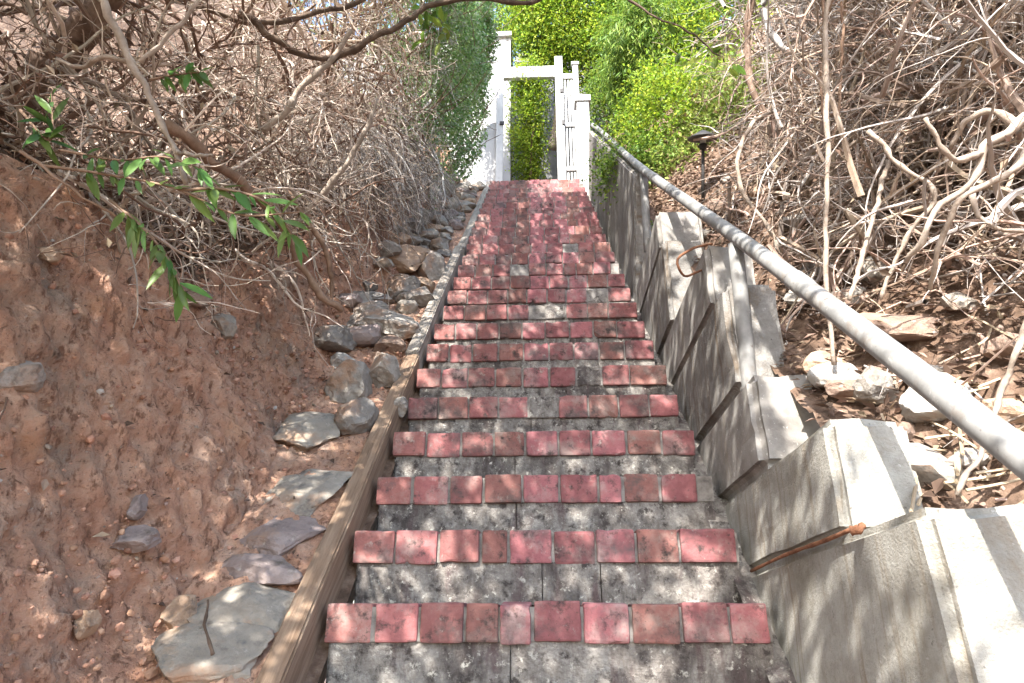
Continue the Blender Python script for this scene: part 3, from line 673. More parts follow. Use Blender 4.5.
# pebbles (uncountable)
def scatter_rocks(name, g, n, fx, fy, s0, s1, m, label):
    mb = MB(); base = rock_bm(1, .8, .7, 991, 1, 6); bv = np.array([v.co for v in base.verts]); base.verts.index_update(); bf = np.array([[v.index for v in f.verts] for f in base.faces])
    for _ in range(n):
        X, Y = fx(), fy()
        if name == 'clods' and noise.noise((X * 3, Y * 3, 4)) + .6 * noise.noise((X * 9, Y * 9, 2)) < random.uniform(-.3, .25): continue
        s = s0 * (s1 / s0) ** (random.random() ** 2.2)
        q = np.array(Matrix.Rotation(random.uniform(0, 6.28), 3, 'Z') @ Matrix.Rotation(random.uniform(-1, 1), 3, 'X'))
        mb.add((bv * s * np.random.default_rng(random.randrange(10**6)).uniform(.7, 1.2, 3)) @ q.T + [X, Y, float(g(X, Y)) + s * .25], bf)
    return stuff(mb.build(name, m, smooth=False), label, 'pebbles')
PEB = mat('pebble', [(.3, (.26, .18, .13)), (.5, (.36, .26, .20)), (.7, (.46, .38, .32))], 4, 4, .9, .3, 60, isl=.4, hue=.02, second=((.50, .46, .42), .12))
CLOD = mat('clay_clod', [(.3, (.26, .135, .09)), (.5, (.42, .235, .16)), (.7, (.52, .33, .24))], 8, 6, .95, .5, 60, isl=.35, hue=.008)
scatter_rocks('pebbles', gL, 420, lambda: random.uniform(-2.1, -1.0), lambda: random.uniform(1.1, 5.5), .005, .022, PEB, 'loose pebbles and chips scattered over the red dirt')
scatter_rocks('clods', gL, 9000, lambda: random.uniform(-2.3, -1.0), lambda: random.uniform(1.1, 5.5), .004, .026, CLOD, 'crumbled clods of red clay on the bank')
scatter_rocks('gravel', gR, 350, lambda: random.uniform(1.15, 2.4), lambda: random.uniform(1.2, 6), .007, .03, PEB, 'small loose stones behind the slab wall')
# leaf litter
def litter(name, g, n, fx, fy, label, L=(.03, .075), zup=.012, m='deadleaf'):
    X = np.array([fx() for _ in range(n)]); Y = np.array([fy() for _ in range(n)])
    if name == 'leaf_debris':
        k = -(X + .955) > .62 + .42 * crest(Y); X, Y = X[k], Y[k]; n = len(X)
    C = np.stack([X, Y, g(X, Y) + zup + RNG.random(n) * .03], 1)
    d = rvec(n); d[:, 2] *= .35; nv = rvec(n) * .6 + [0, 0, 1]
    mb = MB(); l = RNG.uniform(*L, n); leaves(mb, C, d, nv, l, l * RNG.uniform(.3, .55, n), .3)
    return stuff(mb.build(name, MT[m]), label, 'leaf litter')
litter('leaf_litter', gR, 7000, lambda: 1.12 + abs(random.gauss(0, .8)), lambda: random.uniform(1.0, 8), 'brown dead leaves covering the ground behind the slabs')
litter('dead_leaves', gL, 260, lambda: random.uniform(-2.0, -.97), lambda: random.uniform(1.2, 6), 'scattered tan dead leaves on the dirt beside the timber', (.02, .06), .02)
litter('leaf_debris', gL, 16000, lambda: -1.6 - abs(random.gauss(.3, .8)), lambda: random.uniform(1.2, 10), 'deep brown dead leaves under the dry bushes on the bank')
stk = MB(); n = 500
X = 1.3 + np.abs(RNG.normal(0, .7, n)); Y = RNG.uniform(1.7, 7, n)
d = rvec(n); d[:, 0] = np.abs(d[:, 0]); d[:, 2] *= .3
Pt, R = grow(np.stack([X, Y, gR(X, Y) + .03], 1), d, RNG.uniform(.12, .5, n), 5, .12, 0, .005, .003); tubes(stk, Pt, R, 4)
stuff(stk.build('fallen_twigs', MT['twig_red']), 'litter of broken twigs lying behind the slab wall', 'twigs')
mb = MB(); n = 40; X = RNG.uniform(1.25, 1.75, n); Y = RNG.uniform(1.62, 2.0, n); d = rvec(n); d[:, 1] = np.abs(d[:, 1]); d[:, 2] = .1; d[:, 0] = np.abs(d[:, 0]) + .1
Pt, R = grow(np.stack([X - .15, Y, gR(X, Y) + .05], 1), d, RNG.uniform(.2, .5, n), 5, .06, -.01, .005, .004); tubes(mb, Pt, R, 4)
stuff(mb.build('dry_straw', mat('straw', [(.3, (.30, .23, .15)), (.7, (.42, .34, .24))], 6, 3, .8, 0, isl=.3)), 'pale dry stalks lying behind the nearest slab', 'straw')

# ------------------------------------------------------------------ dry brush
def bush(name, label, cat, group, base, starts, dirs, L, n, curl, grav, r, m, stems, stem_mat, leafn=0, leafm='deadleaf', leafL=.04, sides=4, twn='twigs'):
    root = empty(name, base, label, cat, group)
    for pts, r0, r1 in stems:
        mb = MB(); limb(mb, pts, r0, r1, 22, 7, .1, .05); mb.build('stem', stem_mat, root, smooth=True)
    mb = MB(); nt = len(starts); nb = max(12, nt // 7)
    L = np.broadcast_to(L, (nt,)); r = np.broadcast_to(r, (nt,))
    B_, RB = grow(starts[:nb], dirs[:nb], L[:nb] * 1.5, n + 4, curl * .7, grav, np.abs(RNG.normal(.0075, .0035, nb)) + .004, .0022)
    side = -1 if base[0] < 0 else 1
    def clear(p): return ((p[:, :, 0] * side).min(1) > (1.02 if side < 0 else 1.16)) | (p[:, :, 1].min(1) > 9.5)
    k = clear(B_); tubes(mb, B_[k], RB[k], 5, False)
    i = RNG.integers(0, nb, nt); j = RNG.integers(1, n + 3, nt); tg = unit(B_[i, j + 1 - (j == n + 3)] - B_[i, j - 1])
    free = RNG.random(nt) < .18
    st2 = np.where(free[:, None], starts, B_[i, j]); dd = np.where(free[:, None], dirs, tg * .8 + rvec(nt) * .8)
    Pt, R = grow(st2, dd, L * RNG.uniform(.35, .9, nt), n, curl, grav, np.where(free, r, np.minimum(RB[i, j] * .75, r)), .0011)
    k = clear(Pt) & (free | clear(B_)[i]); Pt, R = Pt[k], R[k]; nt = len(Pt); tubes(mb, Pt, R, sides, False)
    i = RNG.integers(0, nt, nt); j = RNG.integers(2, n - 1, nt)
    P3, R3 = grow(Pt[i, j], unit(Pt[i, j + 1] - Pt[i, j]) * .7 + rvec(nt) * .8, RNG.uniform(.06, .25, nt), 5, curl, grav, np.minimum(R[i, j] * .8, .0022), .0008); k = clear(P3); tubes(mb, P3[k], R3[k], 3, False)
    o = mb.build(twn, m, root); o['kind'] = 'stuff'
    if leafn:
        i = RNG.integers(0, len(Pt), leafn); j = RNG.integers(n // 3, n, leafn)
        C = Pt[i, j]; mb = MB(); l = leafL * RNG.uniform(.6, 1.3, leafn); leaves(mb, C, rvec(leafn), rvec(leafn), l, l * .5)
        o = mb.build('leaves', MT[leafm], root); o['kind'] = 'stuff'
    return root
GB = 'dry bushes overhanging the left bank'
def left_bush(yc, label, nt=420, xf=-1.75, zt=1.9, m='twig', leafn=500, leafm='deadleaf', spread=.75, droop=-.02):
    xb = xf - .9; base = np.array([xb, yc, float(gL(xb, yc)) - .05])
    stems = []
    for _ in range(9):
        e = np.array([xf + random.uniform(-.5, .25), yc + random.uniform(-.9, .7), float(line(yc)) + crest(yc) + random.uniform(.1, zt)])
        mid = (base + e) / 2 + np.array([random.uniform(-.2, .2), random.uniform(-.3, .3), random.uniform(.1, .5)])
        stems.append(([base + np.array([random.uniform(-.2, .2), random.uniform(-.3, .3), 0]), mid, e], random.uniform(.014, .03), .006))
    X = xf - np.abs(RNG.normal(0, .42, nt)) + .1; Y = yc + RNG.normal(0, spread * .6, nt); 
    lo = float(line(yc)) + crest(yc)
    Z = np.maximum(gL(X, Y) + .05, lo - .15 + RNG.random(nt) * (zt + .3)) + .0
    st = np.stack([X, Y, Z], 1); d = rvec(nt); d[:, 0] += .5; d[:, 1] -= .25; d[:, 2] -= .1
    return bush('dry_bush', label, 'dry bush', GB, base, st, d, RNG.uniform(.3, 1.0, nt), 12, .30, droop, np.abs(RNG.normal(.0030, .0022, nt)) + .0022, MT[m], stems, MT['bark'], leafn, leafm)
left_bush(2.35, 'brown leafless bush nearest the camera in the top left corner', 500, -2.35, 1.4, 'twig', 1500)
left_bush(3.0, 'tangled brown bush behind the leafy green sprig', 560, -2.05, 1.7, 'twig', 700)
left_bush(3.8, 'pale twiggy bush under the dark overhead limb', 760, -1.8, 2.2, 'twig', 300)
left_bush(4.7, 'dense bush of pale curled twigs left of the grey branch', 820, -1.7, 2.4, 'twig', 200)
left_bush(5.6, 'grey brown thicket above the tan dirt gully', 820, -1.55, 2.6, 'twig', 250, spread=.8)
left_bush(6.6, 'pale thicket flecked with sun beside the ivy', 760, -1.45, 2.8, 'twig', 350)
left_bush(7.6, 'thin dry bush half grown over with ivy', 560, -1.35, 2.9, 'twig_grey', 900, 'leaf_ivy')
def hanging(yc, xc, zc, n, label, m='twig_grey'):
    X = xc + RNG.normal(0, .18, n); Y = yc + RNG.normal(0, .4, n); Z = zc + RNG.normal(0, .22, n)
    d = rvec(n) * .5; d[:, 0] += .5; d[:, 2] -= .35; d[:, 1] -= .2
    base = np.array([xc, yc, float(gL(xc, yc))])
    return bush('dead_shrub', label, 'dead shrub', 'grey dead shrubs drooping over the stones', base, np.stack([X, Y, np.maximum(Z, gL(X, Y) + .1)], 1), d, RNG.uniform(.3, .75, n), 10, .16, -.12, np.full(n, .0032), MT[m], [], MT['bark'])
hanging(5.5, -2.0, float(gL(-2.0, 5.5)) + .35, 500, 'grey dead shrub drooping over the tan dirt bank')
hanging(6.4, -1.8, float(gL(-1.8, 6.4)) + .4, 600, 'grey dead shrub like hanging straw above the flat stones')
hanging(7.4, -1.7, float(gL(-1.7, 7.4)) + .4, 500, 'grey dead shrub under the edge of the ivy')

GRB = 'dead vine thickets on the right slope'
def right_bush(xc, yc, label, n=520, zt=2.2, m='twig_red', leafn=300):
    base = np.array([xc + .4, yc, float(gR(xc + .4, yc)) - .05])
    stems = []
    for _ in range(9):
        s = base + np.array([random.uniform(-.5, .3), random.uniform(-.4, .4), 0]); s[2] = float(gR(s[0], s[1]))
        e = np.array([xc + random.uniform(-.45, .4), yc + random.uniform(-.6, .5), s[2] + random.uniform(.5, zt)])
        stems.append(([s, (s + e) / 2 + np.array([random.uniform(-.16, .16), random.uniform(-.15, .15), random.uniform(0, .2)]), e], random.uniform(.007, .017), .005))
    X = xc + RNG.normal(0, .42, n); Y = yc + RNG.normal(0, .42, n); Z = gR(X, Y) + .04 + RNG.random(n) ** 1.15 * zt
    d = rvec(n); d[:, 0] -= .2; d[:, 2] *= .9
    return bush('vine_thicket', label, 'dead vine', GRB, base, np.stack([X, Y, Z], 1), d, RNG.uniform(.25, .9, n), 12, .20, -.012, np.abs(RNG.normal(.0028, .0028, n)) + .0024, MT[m], stems, MT['bark_pale'], leafn)
right_bush(2.35, 2.4, 'tangle of pale thick vines at the right edge above the handrail', 800, 1.6)
right_bush(2.7, 3.1, 'russet vine thicket with dead leaves in the top right corner', 1200, 2.2, leafn=1600)
right_bush(2.4, 3.5, 'grey russet vine thicket behind the long hanging vine', 1200, 2.4)
right_bush(2.45, 4.3, 'upright vine thicket next to the green shrubs', 1100, 2.5, 'twig_grey')
right_bush(2.3, 3.85, 'slender vine thicket nearest the path light', 500, 2.5, leafn=500)
right_bush(2.0, 2.75, 'low mat of dead vines on the stones above the handrail', 900, .8)
right_bush(1.95, 3.55, 'low mat of dead vines below the path light', 800, .8)
right_bush(2.9, 4.3, 'deep vine thicket behind the others on the right slope', 1200, 2.6, leafn=1200)
right_bush(3.6, 3.6, 'vine thicket farthest right up the slope', 1000, 2.4, leafn=900)
right_bush(2.7, 5.7, 'low brown thicket behind the path light', 400, 1.0)

# single branches, vines and roots
def single(name, label, cat, pts, r0, r1, m, group=None, n=30, sides=8, wob=.0, extra=()):
    mb = MB(); limb(mb, pts, r0, r1, n, sides, .13, wob or .012)
    for e in extra: limb(mb, e[0], e[1], e[2], 14, 6, .13, .010)
    o = mb.build(name, m, smooth=True); tag(o, label, cat, group); return o
VG = 'bare vines and branches among the brush'
single('hanging_vine', 'long straight pale vine hanging down behind the handrail', 'vine', [P(829, -60, 2.5), P(826, 60, 2.5), P(828, 160, 2.45), P(825, 250, 2.4), P(831, 335, 2.35), P(834, 365, 2.33)], .012, .009, MT['bark_pale'], VG)
single('hanging_vine', 'brown thin vine hanging just left of the long pale one', 'vine', [P(822, -40, 2.7), P(824, 40, 2.7), P(822, 110, 2.68), P(832, 150, 2.65)], .008, .006, MT['root'], VG)
single('hanging_vine', 'brown thin vine hanging just right of the long pale one', 'vine', [P(838, -40, 2.8), P(842, 50, 2.8), P(838, 110, 2.78), P(832, 150, 2.75)], .008, .006, MT['root'], VG)
single('looping_vine', 'pale vine bowing out in a loop beside the path light', 'vine', [P(776, 108, 3.7), P(752, 125, 3.6), P(738, 155, 3.55), P(742, 190, 3.5), P(770, 230, 3.4), P(795, 270, 3.3)], .014, .011, MT['bark_pale'], VG)
single('thick_vine', 'dark upright vine stem at the edge of the green shrubs', 'vine', [P(757, -30, 4.3), P(748, 30, 4.3), P(752, 90, 4.2), P(778, 140, 4.1), P(782, 185, 4.0), P(790, 220, 3.9)], .03, .02, MT['bark'], VG)
single('thick_vine', 'grey vine stem curving out of the top beside the dark one', 'vine', [P(760, -20, 3.8), P(775, 40, 3.75), P(790, 52, 3.7), P(812, 40, 3.7), P(830, 20, 3.7), P(850, -20, 3.7)], .026, .018, MT['twig_grey'], VG)
single('gnarled_branch', 'thick pale gnarled branch reaching in from the right edge', 'branch', [P(1075, 85, 1.9), P(1020, 125, 1.9), P(985, 148, 1.9), P(970, 185, 1.9), P(940, 205, 1.92), P(920, 245, 1.95), P(905, 262, 2.0)], .018, .009, MT['bark_pale'], VG,
       extra=[([P(985, 148, 1.9), P(955, 160, 1.88), P(930, 130, 1.88), P(925, 118, 1.88)], .012, .007), ([P(970, 185, 1.9), P(975, 210, 1.88), P(990, 225, 1.85), P(1030, 232, 1.85)], .011, .006), ([P(1020, 125, 1.9), P(990, 112, 1.95), P(965, 122, 2.0), P(950, 150, 2.05)], .014, .008)])
single('gnarled_branch', 'second pale branch just under the thick gnarled one', 'branch', [P(1080, 105, 1.8), P(1035, 145, 1.8), P(1000, 180, 1.82), P(965, 195, 1.85), P(945, 230, 1.9), P(930, 290, 2.0)], .013, .007, MT['bark_pale'], VG)
single('dead_branch', 'straight tan branch slanting across the vines on the right', 'branch', [P(868, 130, 2.3), P(900, 165, 2.25), P(935, 192, 2.2), P(905, 240, 2.25), P(880, 300, 2.3)], .011, .008, MT['bark_pale'], VG)
single('dead_branch', 'tan stem leaning up from the stones right of the hanging vine', 'branch', [P(888, 160, 2.6), P(875, 210, 2.5), P(862, 255, 2.45), P(850, 300, 2.4)], .011, .010, MT['bark_pale'], VG)
single('bent_vine', 'pale bent vine crossing behind the handrail at the right edge', 'vine', [P(1060, 250, 1.55), P(1022, 330, 1.6), P(1003, 390, 1.62), P(985, 440, 1.62), P(965, 480, 1.62), P(955, 495, 1.62)], .010, .007, MT['bark_pale'], VG)
# left
LB = 'bare branches over the left bank'
single('leaning_tree', 'thick grey brown trunk leaning at the top left corner', 'trunk', [P(-20, 130, 2.9), P(28, 88, 2.9), P(60, 55, 2.88), P(92, 20, 2.85), P(120, -30, 2.8)], .085, .075, MT['bark'], LB, wob=.02, sides=14)
single('dead_branch', 'long smooth pale branch curving down through the brush on the left', 'branch', [P(90, -20, 1.75), P(120, 38, 1.78), P(142, 82, 1.8), P(160, 118, 1.82), P(175, 152, 1.84), P(186, 185, 1.85)], .014, .009, MT['bark_pale'], LB,
       extra=[([P(132, 62, 1.8), P(108, 58, 1.8), P(80, 66, 1.82), P(57, 58, 1.85)], .010, .006), ([P(139, 62, 1.79), P(165, 40, 1.8), P(190, 10, 1.8), P(205, -20, 1.8)], .008, .006), ([P(175, 152, 1.84), P(195, 155, 1.84), P(212, 154, 1.85)], .008, .005)])
single('dead_branch', 'straight silvery branch slanting up beside the grey twigs', 'branch', [P(296, 222, 3.6), P(330, 185, 3.6), P(352, 155, 3.62), P(368, 125, 3.65), P(376, 100, 3.7)], .021, .014, MT['bark_pale'], LB)
single('dead_branch', 'pale crooked branch in the middle of the left thicket', 'branch', [P(262, 130, 3.2), P(285, 112, 3.2), P(303, 85, 3.25), P(330, 62, 3.3), P(350, 30, 3.35)], .022, .014, MT['bark_pale'], LB)
single('exposed_root', 'long brown root running down the bank under the brush', 'root', [P(165, 120, 2.6), P(205, 155, 2.75), P(250, 190, 3.0), P(280, 222, 3.2), P(300, 262, 3.35), P(318, 292, 3.4), P(342, 312, 3.45)], .030, .020, MT['root'], LB, wob=.03)
single('exposed_root', 'grey root curving down to the boulder pile', 'root', [P(285, 190, 3.6), P(310, 225, 3.6), P(325, 250, 3.65), P(332, 285, 3.7), P(330, 305, 3.7)], .022, .015, MT['root'], LB)
single('fallen_twig', 'thin dark twig lying across the nearest flagstones', 'twig', [P(212, 655, 1.86), P(206, 630, 1.90), P(208, 600, 1.98)], .006, .004, MT['bark_dark'], LB, n=10)
p1, _ = hit(30, 640, gL)
single('fallen_twig', 'bare thin stem trailing down the bank crest on the left', 'twig', [P(20, 150, 1.8), P(80, 195, 1.85), P(120, 220, 1.9), P(145, 245, 1.95), P(150, 290, 2.05)], .006, .003, MT['root'], LB)

# leafy green sprig in the foreground
sprig = empty('leafy_sprig', P(180, 180, 1.9), 'green shrub sprig with long narrow leaves hanging over the red bank', 'shrub')
stems = [[P(40, 165, 1.95), P(110, 175, 1.85), P(180, 190, 1.75), P(240, 215, 1.7), P(300, 212, 1.66)], [P(60, 150, 2.0), P(120, 160, 1.9), P(170, 158, 1.82), P(200, 168, 1.8)],
         [P(110, 200, 1.9), P(145, 230, 1.8), P(170, 262, 1.76), P(182, 290, 1.74)], [P(180, 190, 1.75), P(230, 190, 1.72), P(270, 205, 1.7), P(295, 240, 1.68)], [P(20, 110, 2.1), P(50, 140, 2.05), P(52, 90, 2.1)],
         [P(150, 80, 2.3), P(175, 75, 2.25), P(200, 72, 2.2)]]
C = []; Dd = []; Nn = []; LL = []
for s in stems:
    mb = MB(); limb(mb, s, .006, .0025, 20, 6, .04); mb.build('stem', MT['root'], sprig, smooth=True)
    q = smoothpath(s, 20)
    for t in range(4, 20, 1):
        for _ in range(random.choice((1, 1, 2, 2))):
            dv = (q[min(t + 1, 19)] - q[t - 1]); dv = dv / np.linalg.norm(dv)
            C.append(q[t]); Dd.append(dv * .5 + np.array([random.uniform(-.5, .5), random.uniform(-.7, .2), random.uniform(-.9, .35)])); Nn.append([random.uniform(-.5, .5), random.uniform(-1, .1), random.uniform(.3, 1)]); LL.append(random.uniform(.055, .125))
mb = MB(); LL = np.array(LL); leaves(mb, np.array(C), np.array(Dd), np.array(Nn), LL, LL * .24, .15, True)
o = mb.build('leaves', MT['leaf_sprig'], sprig, smooth=True); o['kind'] = 'stuff'

# ------------------------------------------------------------------ green shrubs
def shrub(name, label, cat, group, c, rad, n, m, L=.06, wr=.55, stems=5, seed=1, shell=.5, hang=0., base=None, long=False):
    c = np.array(c, float); rad = np.array(rad, float)
    base = np.array(base if base is not None else [c[0], c[1], c[2] - rad[2]], float)
    root = empty(name, base, label, cat, group)
    for i in range(stems):
        mb = MB(); e = c + rvec(1)[0] * rad * .7
        limb(mb, [base + RNG.normal(0, .05, 3) * [1, 1, 0], (base + e) / 2 + RNG.normal(0, .1, 3), e], .03 * max(.6, rad[2]), .006, 14, 6, .08)
        mb.build('stem', MT['bark'], root, smooth=True)
    # clumps over an uneven ellipsoid
    nc = max(24, n // 60); u = rvec(nc); rr = shell + (1.0 - shell) * RNG.random(nc) ** .6
    lump = np.array([1 + .22 * noise.noise(Vector(v) * 1.9 + Vector((seed, 0, 0))) + .12 * noise.noise(Vector(v) * 4.5 + Vector((0, seed, 0))) for v in u])
    cc = c + u * rad * (rr * lump)[:, None]
    idx = RNG.integers(0, nc, n); spread = .13 * rad.mean() ** .5
    C = cc[idx] + RNG.normal(0, spread, (n, 3)); out = u[idx]
    d = rvec(n) + out * .7; d[:, 2] -= hang; nv = out * .6 + [0, 0, .9] + rvec(n) * .6
    mb = MB(); l = L * RNG.uniform(.6, 1.35, n); leaves(mb, C, d, nv, l, l * wr, .18)
    o = mb.build('leaves' if not long else 'fronds', MT[m], root); o['kind'] = 'stuff'
    return root
GS = 'green shrubs right of the stairs'
def at(x, y, D): return P(x, y, D)
shrub('green_shrub', 'rounded bright green shrub above the handrail behind the path light', 'shrub', GS, at(676, 132, 7.3), (.85, .8, .95), 17100, 'leaf_lime', .05, seed=2)
shrub('green_shrub', 'olive green shrub with brown patches directly behind the path light', 'shrub', GS, at(722, 150, 6.7), (.6, .6, .85), 10450, 'leaf_olive', .05, seed=3)
shrub('green_shrub', 'low leafy shrub along the handrail below the round one', 'shrub', GS, at(640, 178, 7.0), (.5, .8, .5), 6650, 'leaf_mid', .05, seed=4)
shrub('green_shrub', 'tall yellow green shrub at the top centre right of the gate', 'shrub', GS, at(632, 55, 12.6), (1.25, .9, 1.8), 20900, 'leaf_lime', .065, seed=5)
shrub('weeping_shrub', 'drooping pale green shrub with narrow hanging leaves at the top', 'shrub', GS, at(655, 45, 9.2), (.85, .6, 1.1), 13300, 'leaf_mid', .13, .16, seed=6, hang=1.3)
shrub('green_shrub', 'bright shrub filling the top right beside the dark vine stem', 'shrub', GS, at(735, 50, 8.8), (1.1, .9, 1.5), 20900, 'leaf_lime', .06, seed=7)
shrub('green_shrub', 'large mid green shrub farthest back on the right slope', 'shrub', GS, at(690, 20, 12.5), (2.4, 1.2, 2.6), 26600, 'leaf_mid', .085, seed=8)
shrub('green_shrub', 'dark leafy shrub at the foot of the white side fence', 'shrub', GS, at(612, 112, 11.8), (.6, .55, 1.0), 8550, 'leaf_mid', .055, seed=9)
shrub('green_shrub', 'yellowish shrub with brown gaps beside the dark vine stem', 'shrub', GS, at(738, 135, 6.2), (.5, .5, .9), 7000, 'leaf_olive', .05, seed=21)
shrub('green_shrub', 'low green shrub right behind the path light stake', 'shrub', GS, at(700, 185, 6.3), (.55, .45, .45), 4500, 'leaf_olive', .05, seed=22)
shrub('green_shrub', 'bright lime shrub spilling over behind the crossbeam of the gate', 'shrub', GS, at(575, 22, 13.0), (1.7, .8, 1.5), 15000, 'leaf_lime', .07, seed=23)
shrub('green_shrub', 'green shrub above the white house corner left of the crossbar', 'shrub', GS, at(500, 12, 14.0), (.9, .6, 1.2), 9000, 'leaf_mid', .07, seed=24)
shrub('climbing_hedge', 'tall lime green hedge column seen through the open gate', 'hedge', None, at(529, 125, 11.75), (.36, .26, 1.6), 13300, 'leaf_lime', .055, seed=10, shell=.3)
# trees over the gate
def tree(label, base, c, rad, n, m, seed, trunk_m='bark_pale'):
    base = np.array(base); root = empty('tree', base, label, 'tree')
    mb = MB(); c = np.array(c)
    limb(mb, [base, base + (c - base) * .35 + [.12, 0, 0], base + (c - base) * .7, c], .11, .05, 20, 10, .05)
    mb.build('trunk', MT[trunk_m], root, smooth=True)
    mb = MB()
    for i in range(9):
        e = c + rvec(1)[0] * np.array(rad) * .8; s = base + (c - base) * random.uniform(.55, .9); limb(mb, [s, (s + e) / 2 + RNG.normal(0, .12, 3), e], .04, .01, 12, 6, .08)
    mb.build('limbs', MT['bark'], root, smooth=True)
    nc = n // 70; u = rvec(nc); cc = c + u * np.array(rad) * (.35 + .65 * RNG.random(nc) ** .5)[:, None]
    idx = RNG.integers(0, nc, n); C = cc[idx] + RNG.normal(0, .14, (n, 3)); mb = MB(); l = .07 * RNG.uniform(.6, 1.3, n)
    leaves(mb, C, rvec(n) + u[idx] * .5, rvec(n) * .7 + [0, 0, .8], l, l * .55, .18); o = mb.build('crown', MT[m], root); o['kind'] = 'stuff'
    return root
p = at(552, 150, 13.6)
tree('pale trunked tree behind the gate with a leafy crown above the crossbeam', p, at(556, 20, 13.2), (1.0, .8, 1.3), 22800, 'leaf_lime', 1)
p = at(600, 150, 16)
tree('broad green tree farthest behind the gate', p, at(600, 0, 17), (3.6, 1.2, 2.6), 28500, 'leaf_mid', 2)
p = at(330, 100, 12); p[2] = float(gL(p[0], p[1]))
tree('green tree rising behind the dry thicket on the left', p, at(325, 30, 12.5), (2.4, 1.0, 2.2), 11000, 'leaf_mid', 4)
# ivy hedge on the left
def ivy(label, pts, zr, n, m, depth=.28, L=.055, seed=0):
    pts = np.array(pts, float); t = RNG.random(n); i = np.minimum((t * (len(pts) - 1)).astype(int), len(pts) - 2); f = t * (len(pts) - 1) - i
    q = pts[i] * (1 - f)[:, None] + pts[i + 1] * f[:, None]
    h = RNG.random(n); lo = zr[0] + np.clip(q[:, 1] - 9.3, 0, 1) * 1.5; z = line(q[:, 1]) + lo + h * (zr[1] - lo)
    lump = np.array([noise.noise((a * 1.6, b * 1.6, seed)) * .26 + noise.noise((a * 4.5, b * 4.5, seed + 5)) * .18 for a, b in zip(q[:, 1], z)])
    x = q[:, 0] + lump - np.abs(RNG.normal(0, depth, n)) + .10 * (h - .3)
    base = np.array([pts[0][0] - .3, pts[0][1], float(gL(pts[0][0] - .3, pts[0][1]))])
    root = empty('ivy_hedge', base, label, 'ivy')
    d = rvec(n); d[:, 2] -= .6; d[:, 0] += .3; nv = rvec(n) * .6 + [.7, -.3, .7]
    mb = MB(); l = L * RNG.uniform(.6, 1.3, n); leaves(mb, np.stack([x, q[:, 1], z], 1), d, nv, l, l * .8, .15)
    o = mb.build('leaves', MT[m], root); o['kind'] = 'stuff'
    k = 160; j = RNG.integers(0, n, k); st = np.stack([x[j] - .15, q[j, 1], z[j] - .3], 1); d = rvec(k) * .5 + [.1, 0, 1]
    mb = MB(); Pt, R = grow(st, d, RNG.uniform(.5, 1.1, k), 9, .2, 0, .008, .004); tubes(mb, Pt, R, 4, False); o = mb.build('stems', MT['bark'], root); o['kind'] = 'stuff'
    return root
ivy('tall blue green ivy hedge beside the open gate leaf', [(-1.08, 8.6), (-.95, 9.8), (-.90, 10.9)], (.35, 3.7), 21000, 'leaf_ivy', seed=1)
ivy('grey green ivy creeping over the dry thicket', [(-1.5, 7.0), (-1.25, 7.8), (-1.05, 8.7)], (1.0, 3.8), 12000, 'leaf_ivy', .35, seed=2)

# ------------------------------------------------------------------ overhanging tree that shades the stairs
base = np.array([-3.6, 2.2, float(gL(-3.6, 2.2)) - .1])
canopy = empty('overhanging_tree', base, 'dark limbed tree arching over the stairs from the left bank', 'tree')
def climb(pts, r0, r1, nm='limb', n=28): mb = MB(); limb(mb, pts, r0, r1, n, 9, .08, .03); mb.build(nm, MT['bark_dark'], canopy, smooth=True)
H = lambda X, Y, h: np.array([X, Y, EZ + h + .40 * Y])
climb([base, base + [.2, 0, 1.2], H(-2.9, 2.3, 1.6), H(-2.2, 2.6, 1.85)], .12, .07, 'trunk')
climb([P(-40, 20, 3.1), P(60, 5, 3.2), P(150, -5, 3.3), P(260, 25, 3.6), P(330, 8, 3.9), P(400, -8, 4.2)], .022, .016)
climb([P(330, 60, 3.6), P(362, 45, 3.65), P(396, 25, 3.7), P(430, 4, 3.75), P(480, 1, 3.8), P(535, 0, 3.85), P(560, -14, 3.9)], .021, .015)
climb([P(240, 12, 3.3), P(290, 48, 3.4), P(330, 60, 3.6), P(370, 40, 3.7)], .022, .016)
climb([P(610, -20, 4.2), P(640, 8, 4.1), P(668, 22, 4.0), P(700, 40, 3.95), P(725, 62, 3.9)], .010, .005)
for i in range(14):
    e = H(random.uniform(-2, 1.5), random.uniform(-1, 8), 1.9 + random.random() * .6); s = H(-2.4, e[1] * .6 + 1, 1.9)
    climb([s, (s + e) / 2 + RNG.normal(0, .2, 3) + [0, 0, .15], e], .035, .01, n=16)
def canopy_leaves(n, xr, yr, h0, h1, dens, L=.11):
    X = RNG.uniform(*xr, n * 4); Y = RNG.uniform(*yr, n * 4)
    def pat(a, b):
        dn = dens(a, b); t = noise.noise((a * 1.3, b * 1.3, 3.3)) * .35 + noise.noise((a * 4.2, b * 3.2, 1.3)) * .55 + noise.noise((a * 9, b * 7, 8.3)) * .35
        return 1.0 if t > (1 - 2 * dn) * .45 else .02
    keep = np.array([pat(a, b) for a, b in zip(X, Y)]) > RNG.random(n * 4)
    X, Y = X[keep], Y[keep]; k = len(X); Z = EZ + h0 + .40 * Y + RNG.random(k) * (h1 - h0)
    nv = rvec(k) * .5 + [0, 0, 1]; d = rvec(k); d[:, 2] *= .4
    l = L * RNG.uniform(.6, 1.4, k); return np.stack([X, Y, Z], 1), d, nv, l
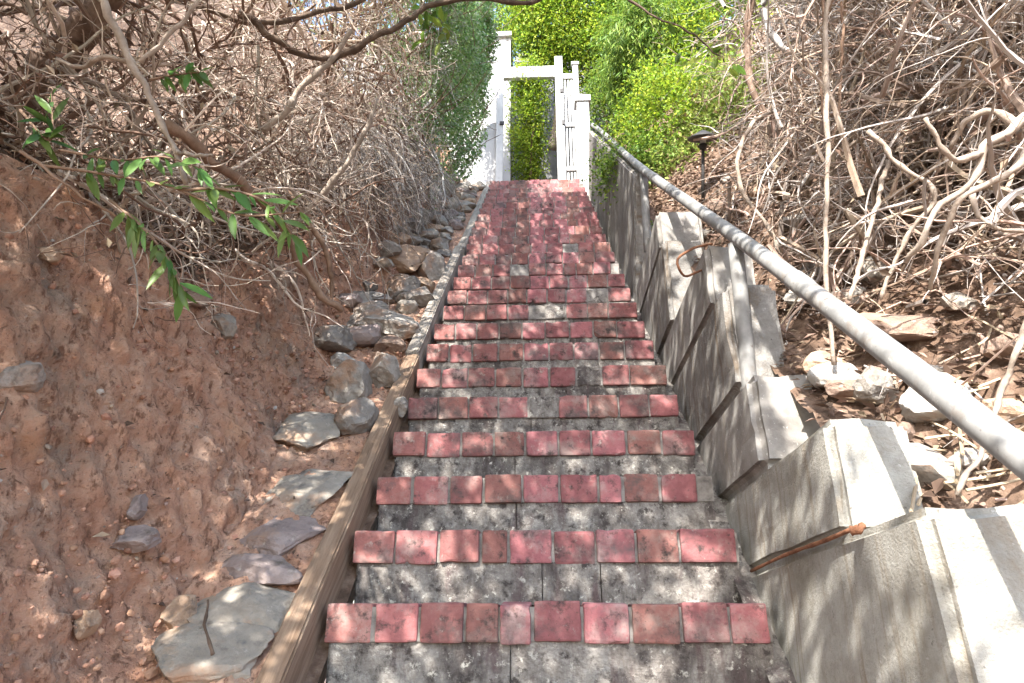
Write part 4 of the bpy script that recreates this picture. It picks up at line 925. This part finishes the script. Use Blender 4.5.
def dens(a, b):
    # cover seen along the sun's direction: thick over the left bank, open over the lower right and the gate
    x = a + .32 * 2.6; y = b + .40 * 2.6
    v = (.74 if y < 3.4 else .05) if x < -.9 else ((.80 if y < 3.4 else .68) if x < .8 else .45)
    if x > .85 and y < 2.6: v = -.5
    if x > 1.1 and y > 4.6: v = -.5
    if y > 10: v = .4
    return v
C, d, nv, l = canopy_leaves(14500, (-3.6, 1.9), (-1.9, 8.2), 1.85, 2.25, dens)
mb = MB(); leaves(mb, C, d, nv, l, l * .45, .12); o = mb.build('leaves', MT['leaf_canopy'], canopy); o['kind'] = 'stuff'
k = 900; j = RNG.integers(0, len(C), k); mb = MB(); Pt, R = grow(C[j], rvec(k) * [1, 1, .15], RNG.uniform(.3, .9, k), 8, .15, 0, .006, .003); Pt[:, :, 2] = np.maximum(Pt[:, :, 2], EZ + 1.7 + .40 * Pt[:, :, 1]); tubes(mb, Pt, R, 4, False)
o = mb.build('twigs', MT['bark_dark'], canopy); o['kind'] = 'stuff'
# dark leaves hanging in view at the top right of centre, and at the top by the ivy
C = []; 
for (x, y, D) in [(690, 60, 3.95), (700, 72, 3.95), (684, 55, 4), (715, 58, 3.9), (676, 40, 4), (722, 45, 3.9), (668, 28, 4), (705, 45, 3.95), (735, 60, 3.9), (696, 30, 4), (650, 20, 4.05), (728, 70, 3.9)]: C += [P(x + random.uniform(-5, 5), y + random.uniform(-5, 5), D) for _ in range(2)]
C = np.array(C); k = len(C); d = rvec(k) * .7; d[:, 2] -= .5; mb = MB(); l = RNG.uniform(.06, .11, k); leaves(mb, C, d, rvec(k) + [0, -1, .3], l, l * .45, .12, True)
C2 = np.array([P(random.uniform(415, 450), random.uniform(5, 45), random.uniform(3.6, 3.9)) for _ in range(26)]); d = rvec(26) * .7; d[:, 2] -= .6; l = RNG.uniform(.05, .1, 26); leaves(mb, C2, d, rvec(26) + [0, -1, .3], l, l * .5, .12, True)
o = mb.build('hanging_leaves', MT['leaf_mid'], canopy); o['kind'] = 'stuff'
